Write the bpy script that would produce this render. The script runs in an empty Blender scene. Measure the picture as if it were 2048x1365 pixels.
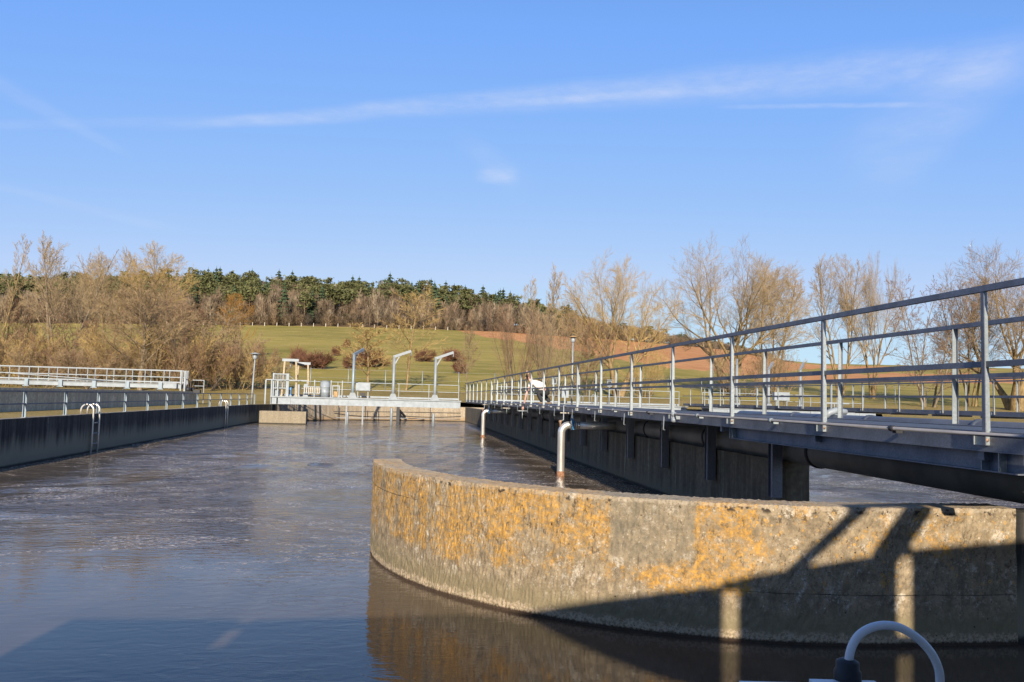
import bpy, math, random
from mathutils import Vector, Matrix
S = bpy.context.scene
R = math.radians
# ---------------------------------------------------------------- camera, world, sun, exposure
F_PX, CAM_Z = 1653.0, 2.3
def cam_axes(pitch=.0697, roll=.0264, yaw=.1343):
    cy, sy = math.cos(yaw), math.sin(yaw)
    fw = Vector((sy*math.cos(pitch), cy*math.cos(pitch), math.sin(pitch)))
    r = Vector((cy, -sy, 0)); u = r.cross(fw)
    c, s = math.cos(roll), math.sin(roll)
    return fw, c*r+s*u, c*u-s*r
FW, RT, UP = cam_axes()
cd = bpy.data.cameras.new('camera'); cam = bpy.data.objects.new('camera', cd); S.collection.objects.link(cam)
cd.sensor_width = 36; cd.lens = F_PX/2048*36; cd.clip_start = .05; cd.clip_end = 6000
M = Matrix.Identity(4)
for i in range(3):
    M[i][0], M[i][1], M[i][2] = RT[i], UP[i], -FW[i]
M[2][3] = CAM_Z
cam.matrix_world = M; S.camera = cam
def pxdir(x, y):                      # direction of a photo pixel, used for sky features and distances
    return ((x-1024)/F_PX*RT + (682.5-y)/F_PX*UP + FW)
SUN_EL, SUN_AZ = R(23), R(7)         # azimuth: behind the camera, to the left
sun_to = Vector((-math.sin(SUN_AZ)*math.cos(SUN_EL), -math.cos(SUN_AZ)*math.cos(SUN_EL), math.sin(SUN_EL)))
sl = bpy.data.lights.new('sun', 'SUN'); sl.energy = 4.6; sl.angle = R(.53); sl.color = (1, .885, .72)
so = bpy.data.objects.new('sun', sl); S.collection.objects.link(so)
so.rotation_euler = sun_to.to_track_quat('Z', 'Y').to_euler(); so.location = (0, -20, 30)
S.view_settings.view_transform = 'Standard'; S.view_settings.look = 'None'
S.view_settings.exposure = .85; S.view_settings.gamma = 1
W = bpy.data.worlds.new('World'); S.world = W; W.use_nodes = True

class NT:
    """tiny node-tree helper"""
    def __init__(s, tree): s.t = tree; s.n = tree.nodes; s.l = tree.links
    def node(s, ty, **kw):
        n = s.n.new(ty)
        for k, v in kw.items(): setattr(n, k, v)
        return n
    def put(s, sock, v):
        if hasattr(v, 'is_output'): s.l.new(v, sock)
        elif v is not None: sock.default_value = v
    def math(s, op, a, b=None, c=None, clamp=False):
        n = s.node('ShaderNodeMath', operation=op, use_clamp=clamp)
        for i, v in enumerate((a, b, c)): s.put(n.inputs[i], v)
        return n.outputs[0]
    def vmath(s, op, a, b=None):
        n = s.node('ShaderNodeVectorMath', operation=op)
        s.put(n.inputs[0], a)
        if b is not None: s.put(n.inputs[1], b)
        return n.outputs['Value' if op in ('DOT_PRODUCT', 'LENGTH') else 'Vector']
    def coords(s, scale=(1, 1, 1), kind='Object'):
        tc = s.node('ShaderNodeTexCoord')
        if scale == (1, 1, 1): return tc.outputs[kind]
        m = s.node('ShaderNodeMapping'); m.inputs['Scale'].default_value = scale
        s.l.new(tc.outputs[kind], m.inputs['Vector']); return m.outputs[0]
    def pos(s, scale=(1, 1, 1)):
        g = s.node('ShaderNodeNewGeometry')
        m = s.node('ShaderNodeMapping'); m.inputs['Scale'].default_value = scale
        s.l.new(g.outputs['Position'], m.inputs['Vector']); return m.outputs[0]
    def noise(s, vec, scale, detail=4, rough=.55, dist=0):
        n = s.node('ShaderNodeTexNoise'); s.put(n.inputs['Vector'], vec)
        n.inputs['Scale'].default_value = scale; n.inputs['Detail'].default_value = detail
        n.inputs['Roughness'].default_value = rough; n.inputs['Distortion'].default_value = dist
        return n.outputs['Fac']
    def voro(s, vec, scale, feature='F1', rnd=1.0):
        n = s.node('ShaderNodeTexVoronoi', feature=feature); s.put(n.inputs['Vector'], vec)
        n.inputs['Scale'].default_value = scale; n.inputs['Randomness'].default_value = rnd
        return n.outputs['Distance']
    def step(s, v, a, b, lo=0.0, hi=1.0):
        n = s.node('ShaderNodeMapRange', interpolation_type='SMOOTHSTEP')
        s.put(n.inputs[0], v)
        for i, x in enumerate((a, b, lo, hi)): n.inputs[i+1].default_value = x
        return n.outputs[0]
    def mix(s, f, a, b):
        n = s.node('ShaderNodeMix', data_type='RGBA')
        s.put(n.inputs[0], f)
        for i, v in ((6, a), (7, b)):
            s.put(n.inputs[i], v if hasattr(v, 'is_output') else (*v, 1))
        return n.outputs[2]
    def sep(s, v):
        n = s.node('ShaderNodeSeparateXYZ'); s.put(n.inputs[0], v); return n.outputs
    def bump(s, h, strength, dist, normal=None):
        n = s.node('ShaderNodeBump'); n.inputs['Strength'].default_value = strength
        n.inputs['Distance'].default_value = dist; s.put(n.inputs['Height'], h)
        if normal is not None: s.put(n.inputs['Normal'], normal)
        return n.outputs[0]

w = NT(W.node_tree); w.n.clear()
sky = w.node('ShaderNodeTexSky', sky_type='NISHITA'); sky.sun_disc = False
sky.sun_elevation = SUN_EL; sky.sun_rotation = math.pi + SUN_AZ
sky.altitude = 200; sky.air_density = 1.0; sky.dust_density = .25; sky.ozone_density = 2.2
vdir = w.vmath('NORMALIZE', w.node('ShaderNodeTexCoord').outputs['Generated'])
def streak(p1, p2, w1, w2, fade, amt, nscale, soft=0.0):
    """thin cirrus / contrail along the great circle through two directions; widths in radians"""
    a, b = pxdir(*p1).normalized(), pxdir(*p2).normalized()
    nrm = a.cross(b).normalized(); L = math.acos(a.dot(b)); tg = nrm.cross(a)
    along = w.math('DIVIDE', w.math('ARCTAN2', w.vmath('DOT_PRODUCT', vdir, tg), w.vmath('DOT_PRODUCT', vdir, a)), L)
    d = w.vmath('DOT_PRODUCT', vdir, nrm)
    wob = w.math('MULTIPLY', w.math('SUBTRACT', w.noise(vdir, nscale*.35, 3), .5), soft)
    d = w.math('ABSOLUTE', w.math('ADD', d, wob))
    wid = w.math('MULTIPLY_ADD', along, w2-w1, w1)
    m = w.step(w.math('DIVIDE', d, wid), 1.0, .15)
    m = w.math('MULTIPLY', m, w.step(along, -fade, fade*.8))
    m = w.math('MULTIPLY', m, w.step(along, 1+fade, 1-fade*.8))
    st = w.noise(w.vmath('MULTIPLY', vdir, (1, 1, 3.5)), nscale, 6, .65)
    m = w.math('MULTIPLY', m, w.step(st, .2, .85, .35, 1.15))
    return w.math('MULTIPLY', m, amt)
K = 1/F_PX
ms = [streak((430, 246), (2040, 122), 14*K, 62*K, .12, .30, 26, 14*K),
      streak((-60, 251), (640, 238), 12*K, 16*K, .2, .10, 22, 6*K),
      streak((1010, 207), (1470, 178), 10*K, 14*K, .18, .18, 30, 5*K),
      streak((1460, 214), (1830, 210), 6*K, 7*K, .12, .24, 40, 3*K),
      streak((-60, 140), (240, 300), 26*K, 12*K, .15, .11, 20, 10*K),
      streak((-60, 360), (330, 455), 10*K, 14*K, .2, .10, 20, 10*K),
      streak((940, 285), (1030, 365), 30*K, 42*K, .5, .11, 20, 20*K),
      streak((962, 352), (1024, 352), 20*K, 22*K, .35, .34, 60, 8*K),
      streak((2010, 120), (1740, 330), 60*K, 110*K, .3, .21, 14, 40*K)]
tot = ms[0]
for m_ in ms[1:]: tot = w.math('ADD', tot, m_)
tot = w.math('MINIMUM', tot, .75)
sr, sg, sb = w.sep(sky.outputs[0])
gr_ = w.node('ShaderNodeCombineXYZ')      # clear cold air: a little less red, flatter green and blue than the stock sky
w.put(gr_.inputs[0], w.math('MINIMUM', w.math('MULTIPLY', w.math('POWER', sr, .90), .80), w.math('MULTIPLY_ADD', sr, .12, 2.35)))
w.put(gr_.inputs[1], w.math('MINIMUM', w.math('MULTIPLY', sg, .963), w.math('MULTIPLY', w.math('POWER', sg, .5), 1.51)))
w.put(gr_.inputs[2], w.math('MINIMUM', w.math('MULTIPLY', sb, 1.25), 5.45))
skc = w.mix(tot, gr_.outputs[0], (4.2, 4.5, 5.4))
bg = w.node('ShaderNodeBackground'); bg.inputs['Strength'].default_value = .097
w.l.new(skc, bg.inputs['Color'])
w.l.new(bg.outputs[0], w.node('ShaderNodeOutputWorld').inputs['Surface'])

# ---------------------------------------------------------------- mesh helpers
ORG = {}
def link(o): S.collection.objects.link(o); return o
class MB:
    def __init__(s): s.v = []; s.f = []; s.m = []; s.s = []
    def add(s, vs, fs, mi=0, smooth=False):
        b = len(s.v); s.v += [tuple(p) for p in vs]
        s.f += [tuple(i+b for i in f) for f in fs]
        s.m += [mi]*len(fs); s.s += [smooth]*len(fs); return s
    def box(s, x0, x1, y0, y1, z0, z1, mi=0):
        vs = [(x, y, z) for z in (z0, z1) for y in (y0, y1) for x in (x0, x1)]
        return s.add(vs, [(0, 2, 3, 1), (4, 5, 7, 6), (0, 1, 5, 4), (2, 6, 7, 3), (0, 4, 6, 2), (1, 3, 7, 5)], mi)
    def bar(s, p0, p1, a, b, up=(0, 0, 1), mi=0):
        p0, p1 = Vector(p0), Vector(p1); d = (p1-p0).normalized(); up = Vector(up)
        if abs(d.dot(up)) > .98: up = Vector((1, 0, 0))
        x = d.cross(up).normalized()*a/2; z = x.normalized().cross(d)*b/2
        vs = [p+i*x+j*z for p in (p0, p1) for j in (-1, 1) for i in (-1, 1)]
        return s.add(vs, [(0, 1, 3, 2), (4, 6, 7, 5), (0, 4, 5, 1), (2, 3, 7, 6), (0, 2, 6, 4), (1, 5, 7, 3)], mi)
    def tube(s, pts, r, k=8, mi=0, cap=True, smooth=True):
        pts = [Vector(p) for p in pts]; n = len(pts)
        rs = r if isinstance(r, (list, tuple)) else [r]*n
        vs = []; ref = None
        for i, p in enumerate(pts):
            d = (pts[min(i+1, n-1)]-pts[max(i-1, 0)]).normalized()
            if ref is None: ref = Vector((1, 0, 0)) if abs(d.x) < .9 else Vector((0, 1, 0))
            a = (ref-d*ref.dot(d)).normalized(); b = d.cross(a); ref = a
            for j in range(k):
                t = 2*math.pi*j/k; vs.append(p+(a*math.cos(t)+b*math.sin(t))*rs[i])
        fs = [(i*k+j, i*k+(j+1) % k, (i+1)*k+(j+1) % k, (i+1)*k+j) for i in range(n-1) for j in range(k)]
        if cap: fs += [tuple(range(k-1, -1, -1)), tuple((n-1)*k+j for j in range(k))]
        return s.add(vs, fs, mi, smooth)
    def lathe(s, c, prof, k=16, mi=0, smooth=True):
        c = Vector(c); n = len(prof)
        vs = [c+Vector((r*math.cos(2*math.pi*j/k), r*math.sin(2*math.pi*j/k), z)) for r, z in prof for j in range(k)]
        fs = [(i*k+j, i*k+(j+1) % k, (i+1)*k+(j+1) % k, (i+1)*k+j) for i in range(n-1) for j in range(k)]
        fs += [tuple(range(k-1, -1, -1)), tuple((n-1)*k+j for j in range(k))]
        return s.add(vs, fs, mi, smooth)
    def build(s, name, mats, parent=None, origin=None):
        if parent is not None: org = ORG[parent.name]
        elif origin is not None: org = Vector(origin)
        else:
            xs, ys, zs = zip(*s.v); org = Vector(((min(xs)+max(xs))/2, (min(ys)+max(ys))/2, min(zs)))
        me = bpy.data.meshes.new(name)
        me.from_pydata([(x-org.x, y-org.y, z-org.z) for x, y, z in s.v], [], s.f)
        if not isinstance(mats, (list, tuple)): mats = [mats]
        for m in mats: me.materials.append(m)
        me.polygons.foreach_set('material_index', s.m); me.polygons.foreach_set('use_smooth', s.s)
        me.update()
        o = link(bpy.data.objects.new(name, me))
        if parent is not None: o.parent = parent
        else: o.location = org
        ORG[o.name] = org
        return o
def tag(o, label=None, cat=None, group=None, kind=None):
    if label: o['label'] = label
    if cat: o['category'] = cat
    if group: o['group'] = group
    if kind: o['kind'] = kind
    return o
def thing(name, loc, label, cat, group=None):
    o = link(bpy.data.objects.new(name, None)); o.location = loc; o.empty_display_size = .2
    ORG[o.name] = Vector(loc); return tag(o, label, cat, group)
def copy_tree(o, loc=None, rz=None, scale=None, label=None, group=None, parent=None):
    c = o.copy(); link(c); c.parent = parent
    if loc is not None: c.location = loc; ORG[c.name] = Vector(loc)
    if rz is not None: c.rotation_euler.z = rz
    if scale is not None: c.scale = scale
    if label: c['label'] = label
    if group: c['group'] = group
    for ch in o.children: copy_tree(ch, parent=c)
    return c
def struct(mb, name, mat): return tag(mb.build(name, mat, None, (0, 0, 0)), kind='structure')

# ---------------------------------------------------------------- materials
def mat(name, color, rough=.6, metal=0.0, var=.18, vscale=6, bump=0.0, bscale=40, spec=.5, stretch=(1, 1, 1)):
    m = bpy.data.materials.new(name); m.use_nodes = True; t = NT(m.node_tree)
    p = t.n['Principled BSDF']; co = t.coords(stretch)
    dark = tuple(c*(1-var*1.6) for c in color); lite = tuple(min(1, c*(1+var)) for c in color)
    n1 = t.noise(co, vscale, 5, .6)
    t.put(p.inputs['Base Color'], t.mix(t.step(n1, .3, .7), dark, lite))
    p.inputs['Roughness'].default_value = rough; p.inputs['Metallic'].default_value = metal
    p.inputs['Specular IOR Level'].default_value = spec
    if bump: t.put(p.inputs['Normal'], t.bump(t.noise(co, bscale, 4), bump, .02))
    return m
def galvanised(name, color, metal=.35, rough=.5):
    m = bpy.data.materials.new(name); m.use_nodes = True; t = NT(m.node_tree); p = t.n['Principled BSDF']
    co = t.coords()
    sp = t.node('ShaderNodeTexVoronoi'); t.put(sp.inputs['Vector'], co); sp.inputs['Scale'].default_value = 55
    spc = t.sep(sp.outputs['Color'])[0]
    big = t.noise(t.coords((1, 1, .35)), 2.3, 5, .65)
    c = t.mix(t.step(spc, 0, 1), tuple(x*.88 for x in color), tuple(min(1, x*1.1) for x in color))
    c = t.mix(t.step(big, .42, .72, 0, .7), c, tuple(x*.62 for x in color))
    t.put(p.inputs['Base Color'], c); p.inputs['Metallic'].default_value = metal
    t.put(p.inputs['Roughness'], t.step(big, .2, .8, rough-.1, rough+.15))
    return m
def concrete(name, base, dark, streak_amt=.6, zlo=-1, zhi=0, low=None, lichen=0.0):
    m = bpy.data.materials.new(name); m.use_nodes = True; t = NT(m.node_tree); p = t.n['Principled BSDF']
    po = t.pos(); z = t.sep(po)[2]
    n1 = t.noise(po, .9, 6, .6); n2 = t.noise(po, 9, 5, .65)
    st = t.noise(t.pos((2.2, 2.2, .16)), 2.0, 6, .7)
    c = t.mix(t.step(n2, .3, .72), tuple(x*.72 for x in base), tuple(x*1.22 for x in base))
    c = t.mix(t.math('MULTIPLY', t.step(st, .38, .62), streak_amt), c, dark)
    c = t.mix(t.step(n1, .55, .75, 0, .5), c, tuple(x*1.5 for x in base))
    runs = t.noise(t.pos((1.6, 1.6, .10)), 1.7, 6, .72)
    c = t.mix(t.math('MULTIPLY', t.step(runs, .56, .68), t.step(n2, .3, .6, .3, .9)), c, tuple(min(.3, x*2.3) for x in base))
    if low:
        edge = t.math('ADD', z, t.math('MULTIPLY', t.math('SUBTRACT', st, .5), 1.1))
        c = t.mix(t.step(edge, zlo, zhi), low, c)
    if lichen:
        c = t.mix(t.math('MULTIPLY', t.step(t.noise(po, 2.6, 8, .7), .54, .66), lichen), c, (.42, .24, .07))
    wet = t.step(t.math('ADD', z, t.math('MULTIPLY', n2, .06)), .13, .06)
    c = t.mix(wet, c, (.018, .015, .011))
    t.put(p.inputs['Base Color'], c); p.inputs['Roughness'].default_value = .88
    t.put(p.inputs['Normal'], t.bump(t.math('ADD', n2, t.noise(po, 45, 4)), .5, .02))
    return m
def lichen_concrete():
    m = bpy.data.materials.new('lichen_concrete'); m.use_nodes = True; t = NT(m.node_tree); p = t.n['Principled BSDF']
    po = t.pos(); xyz = t.sep(po); x, y, z = xyz[0], xyz[1], xyz[2]
    fine = t.noise(po, 38, 6, .7); mid = t.noise(po, 8, 7, .68); big = t.noise(po, 1.5, 5, .6)
    vst = t.noise(t.pos((5, 5, .45)), 2.2, 6, .7)
    c = t.mix(t.step(mid, .3, .7), (.165, .126, .078), (.35, .272, .172))
    c = t.mix(t.step(fine, .5, .72, 0, .8), c, (.085, .07, .05))
    c = t.mix(t.step(vst, .5, .68, 0, .55), c, (.12, .098, .07))
    # pale crusty lichen
    wm = t.math('MULTIPLY', t.step(t.noise(po, 5.2, 8, .72), .555, .63), t.step(fine, .36, .56))
    c = t.mix(t.math('MULTIPLY', wm, .8), c, (.52, .46, .37))
    wsp = t.step(t.voro(po, 24), .26, .12)
    c = t.mix(t.math('MULTIPLY', wsp, t.step(mid, .48, .6, 0, .75)), c, (.55, .49, .40))
    # orange lichen: clumps stretched down the face, thinner low down, crusty edges
    om = t.math('ADD', t.math('MULTIPLY', t.noise(t.pos((1.3, 1.3, .8)), 1.5, 4, .6), .60), t.math('MULTIPLY', t.noise(po, 8.5, 9, .8), .54))
    om = t.math('ADD', om, t.math('MULTIPLY', t.math('SUBTRACT', vst, .5), t.step(x, -.2, 1.6, .28, .10)))
    hz_ = t.math('MULTIPLY', t.step(z, .22, .55, -.26, 0), 1.0)
    rightside = t.step(x, 2.2, 4.6, 0, -.085)
    om = t.math('ADD', t.math('ADD', om, hz_), rightside)
    xw = t.math('ADD', x, t.math('MULTIPLY', t.math('SUBTRACT', t.noise(po, 11, 5, .7), .5), .16)); zw = t.math('ADD', z, t.math('MULTIPLY', t.math('SUBTRACT', t.noise(po, 6, 6, .7), .5), .30))
    patch = t.math('MULTIPLY', t.math('MULTIPLY', t.step(xw, 2.18, 2.23), t.step(xw, 2.99, 2.92)), t.step(zw, .64, .78))
    om = t.math('SUBTRACT', om, t.math('MULTIPLY', patch, .16))
    patch2 = t.math('MULTIPLY', t.step(x, 2.2, 2.24), t.step(x, 2.62, 2.5))
    om = t.math('SUBTRACT', om, t.math('MULTIPLY', patch2, .05))
    og = t.math('MULTIPLY', t.step(om, .512, .59), t.step(t.noise(po, 26, 6, .75), .40, .56, .12, 1))
    oc = t.mix(t.step(t.noise(po, 19, 4), .35, .65), (.35, .185, .035), (.56, .295, .05))
    c = t.mix(t.math('MULTIPLY', og, .82), c, oc)
    crust2 = t.math('MULTIPLY', t.step(t.noise(po, 13, 7, .78), .54, .60), t.step(t.noise(po, 2.2, 4), .36, .56))
    c = t.mix(t.math('MULTIPLY', crust2, .85), c, t.mix(t.step(fine, .4, .6), (.13, .105, .075), (.42, .36, .275)))
    dark2 = t.math('MULTIPLY', t.step(t.noise(t.pos((1, 1, .6)), 17, 6, .8), .56, .62), t.step(z, .35, .9, .35, 1))
    c = t.mix(t.math('MULTIPLY', dark2, .85), c, (.075, .055, .035))
    ring = t.voro(po, 15)
    rg = t.math('MULTIPLY', t.step(ring, .10, .17), t.step(ring, .30, .22))
    rg = t.math('MULTIPLY', rg, t.math('MULTIPLY', t.step(x, 2.3, 3.6), t.step(z, .38, .6)))
    c = t.mix(t.math('MULTIPLY', rg, t.step(t.noise(po, 3.1, 3), .47, .58, 0, .8)), c, (.50, .28, .07))
    # smooth grey repaired panel
    pc = t.mix(t.step(t.noise(po, 22, 5), .3, .7), (.135, .115, .08), (.20, .172, .122))
    c = t.mix(t.math('MULTIPLY', patch, t.step(mid, .32, .6, .8, .3)), c, pc)
    # algae, waterline crust and the wet foot
    zz = t.math('ADD', z, t.math('MULTIPLY', t.math('SUBTRACT', mid, .5), .22))
    c = t.mix(t.step(zz, .42, .18, 0, .85), c, (.20, .162, .092))
    crust = t.math('MULTIPLY', t.step(zz, .13, .09), t.step(fine, .42, .55))
    c = t.mix(crust, c, (.40, .31, .21))
    c = t.mix(t.step(t.math('ADD', z, t.math('MULTIPLY', fine, .05)), .075, .045), c, (.05, .032, .02))
    rim = t.math('MULTIPLY', t.step(t.math('ADD', z, t.math('MULTIPLY', t.math('SUBTRACT', mid, .5), .06)), 1.275, 1.30), t.step(fine, .40, .54))
    c = t.mix(t.math('MULTIPLY', rim, .5), c, (.44, .37, .28))
    chip = t.math('MULTIPLY', t.step(z, 1.23, 1.27), t.math('MULTIPLY', t.step(z, 1.312, 1.295), t.step(t.noise(po, 12, 4), .56, .66)))
    c = t.mix(chip, c, (.05, .038, .028))
    hole = t.math('MULTIPLY', t.step(t.voro(po, 9), .075, .05), t.step(t.noise(po, 1.1, 2), .42, .5))
    c = t.mix(hole, c, (.02, .015, .01))
    # day joint of the formwork
    jt = t.step(t.math('ABSOLUTE', t.math('SUBTRACT', z, t.math('MULTIPLY_ADD', t.noise(po, 2.0, 3), .03, .47))), .004, .0015)
    jt = t.math('MULTIPLY', jt, t.math('MULTIPLY', t.step(x, 2.9, 3.5), t.step(t.noise(po, 3.5, 3), .32, .5)))
    j2 = t.step(t.math('ABSOLUTE', t.math('SUBTRACT', z, t.math('MULTIPLY_ADD', t.noise(po, 2.0, 3), .04, 1.0))), .005, .002)
    jt = t.math('MAXIMUM', jt, t.math('MULTIPLY', t.math('MULTIPLY', j2, t.step(x, .9, .2)), t.step(t.noise(po, 3.5, 3), .36, .55)))
    c = t.mix(jt, c, (.05, .04, .03))
    t.put(p.inputs['Base Color'], c); p.inputs['Roughness'].default_value = .92; p.inputs['Specular IOR Level'].default_value = .25
    h = t.math('ADD', t.math('MULTIPLY', mid, .6), t.math('MULTIPLY', fine, .5))
    h = t.math('ADD', h, t.math('MULTIPLY', og, .12)); h = t.math('SUBTRACT', h, t.math('ADD', t.math('MULTIPLY', jt, .6), t.math('MULTIPLY', hole, .8)))
    t.put(p.inputs['Normal'], t.bump(h, .9, .02))
    return m
def water_mat():
    m = bpy.data.materials.new('brown_water'); m.use_nodes = True; t = NT(m.node_tree); p = t.n['Principled BSDF']
    po = t.pos(); xyz = t.sep(po); x, y = xyz[0], xyz[1]
    rough_zone = t.step(y, 9, 19)
    swirl = t.noise(t.pos((.42, .20, 1)), 1.0, 5, .6, 1.4)
    r2 = t.noise(t.pos((1.5, 3.0, 1)), 2.4, 3, .55, .5)
    r3 = t.noise(t.pos((1, 1.5, 1)), 9, 3, .6)
    h = t.math('MULTIPLY', r2, t.step(y, 8, 19, .05, .62))
    h = t.math('ADD', h, t.math('MULTIPLY', t.math('MULTIPLY', r3, .11), rough_zone))
    calm = t.noise(t.pos((.11, .075, 1)), 1.0, 4, .55, 1.6)
    h = t.math('MULTIPLY', h, t.step(calm, .40, .58, .28, 1.25))
    n = t.bump(h, .5, .15)
    ridge = t.math('ABSOLUTE', t.math('SUBTRACT', t.noise(t.pos((.15, .30, 1)), 1.0, 6, .62, 1.2), .5))
    line = t.step(ridge, .034, .004)
    bub = t.noise(t.pos((1, 1.6, 1)), 10, 5, .75)
    foam = t.math('MULTIPLY', line, t.step(bub, .50, .64))
    wide = t.step(ridge, .13, .02)                     # scum drifting beside the foam lines
    veil = t.math('MULTIPLY', t.math('MAXIMUM', t.math('MULTIPLY', wide, .75), t.step(swirl, .50, .66)), t.step(t.noise(t.pos((1, 1.9, 1)), 2.2, 7, .74), .44, .66))
    near_c = t.step(t.math('ABSOLUTE', t.math('SUBTRACT', x, 5.9)), 1.0, .2)
    near_l = t.step(x, -9.9, -10.6)
    edge = t.math('MULTIPLY', t.math('MAXIMUM', near_c, near_l), t.step(bub, .5, .64))
    foam = t.math('MAXIMUM', foam, t.math('MULTIPLY', edge, .85))
    foam = t.math('MULTIPLY', foam, t.step(y, 9.5, 13))
    veil = t.math('MULTIPLY', veil, t.step(y, 9.2, 16, .0, .7))
    c = t.mix(t.step(swirl, .3, .7), (.058, .041, .026), (.090, .065, .044))
    c = t.mix(veil, c, (.275, .222, .165))
    c = t.mix(foam, c, (.55, .48, .42))
    t.put(p.inputs['Base Color'], c); p.inputs['IOR'].default_value = 1.345
    rr = t.math('ADD', t.math('MULTIPLY', foam, .6), t.math('MULTIPLY_ADD', veil, .22, .045))
    t.put(p.inputs['Roughness'], rr); t.put(p.inputs['Normal'], n)
    return m
def grass_mat(name, a, b, c3, s1=.12, s2=2.5):
    m = bpy.data.materials.new(name); m.use_nodes = True; t = NT(m.node_tree); p = t.n['Principled BSDF']
    po = t.pos()
    n1 = t.noise(po, s1, 6, .6); n2 = t.noise(t.pos((.35, 1.0, 1)), s2*.25, 6, .7); n3 = t.noise(po, s2*6, 3)
    c = t.mix(t.step(n1, .35, .65), a, b)
    c = t.mix(t.step(n2, .42, .68, 0, .75), c, c3)
    c = t.mix(t.step(n3, .4, .75, 0, .45), c, tuple(v*.45 for v in a))
    c = t.mix(t.step(t.noise(po, s1*4, 6, .7), .5, .7, 0, .6), c, tuple(v*.78 for v in c3))
    t.put(p.inputs['Base Color'], c); p.inputs['Roughness'].default_value = .95; p.inputs['Specular IOR Level'].default_value = .15
    t.put(p.inputs['Normal'], t.bump(t.math('ADD', n3, n2), .8, .15))
    return m
def field_mat():
    m = bpy.data.materials.new('ploughed_earth'); m.use_nodes = True; t = NT(m.node_tree); p = t.n['Principled BSDF']
    po = t.pos(); n1 = t.noise(po, .035, 5); rows = t.noise(t.pos((.9, .03, 1)), 1.0, 3); n3 = t.noise(po, 1.5, 4)
    c = t.mix(t.step(n1, .3, .7), (.43, .20, .078), (.50, .255, .11))
    c = t.mix(t.step(rows, .4, .62, 0, .55), c, (.33, .15, .06))
    c = t.mix(t.step(n3, .5, .8, 0, .3), c, (.28, .14, .08))
    t.put(p.inputs['Base Color'], c); p.inputs['Roughness'].default_value = 1; p.inputs['Specular IOR Level'].default_value = .1
    return m
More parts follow.
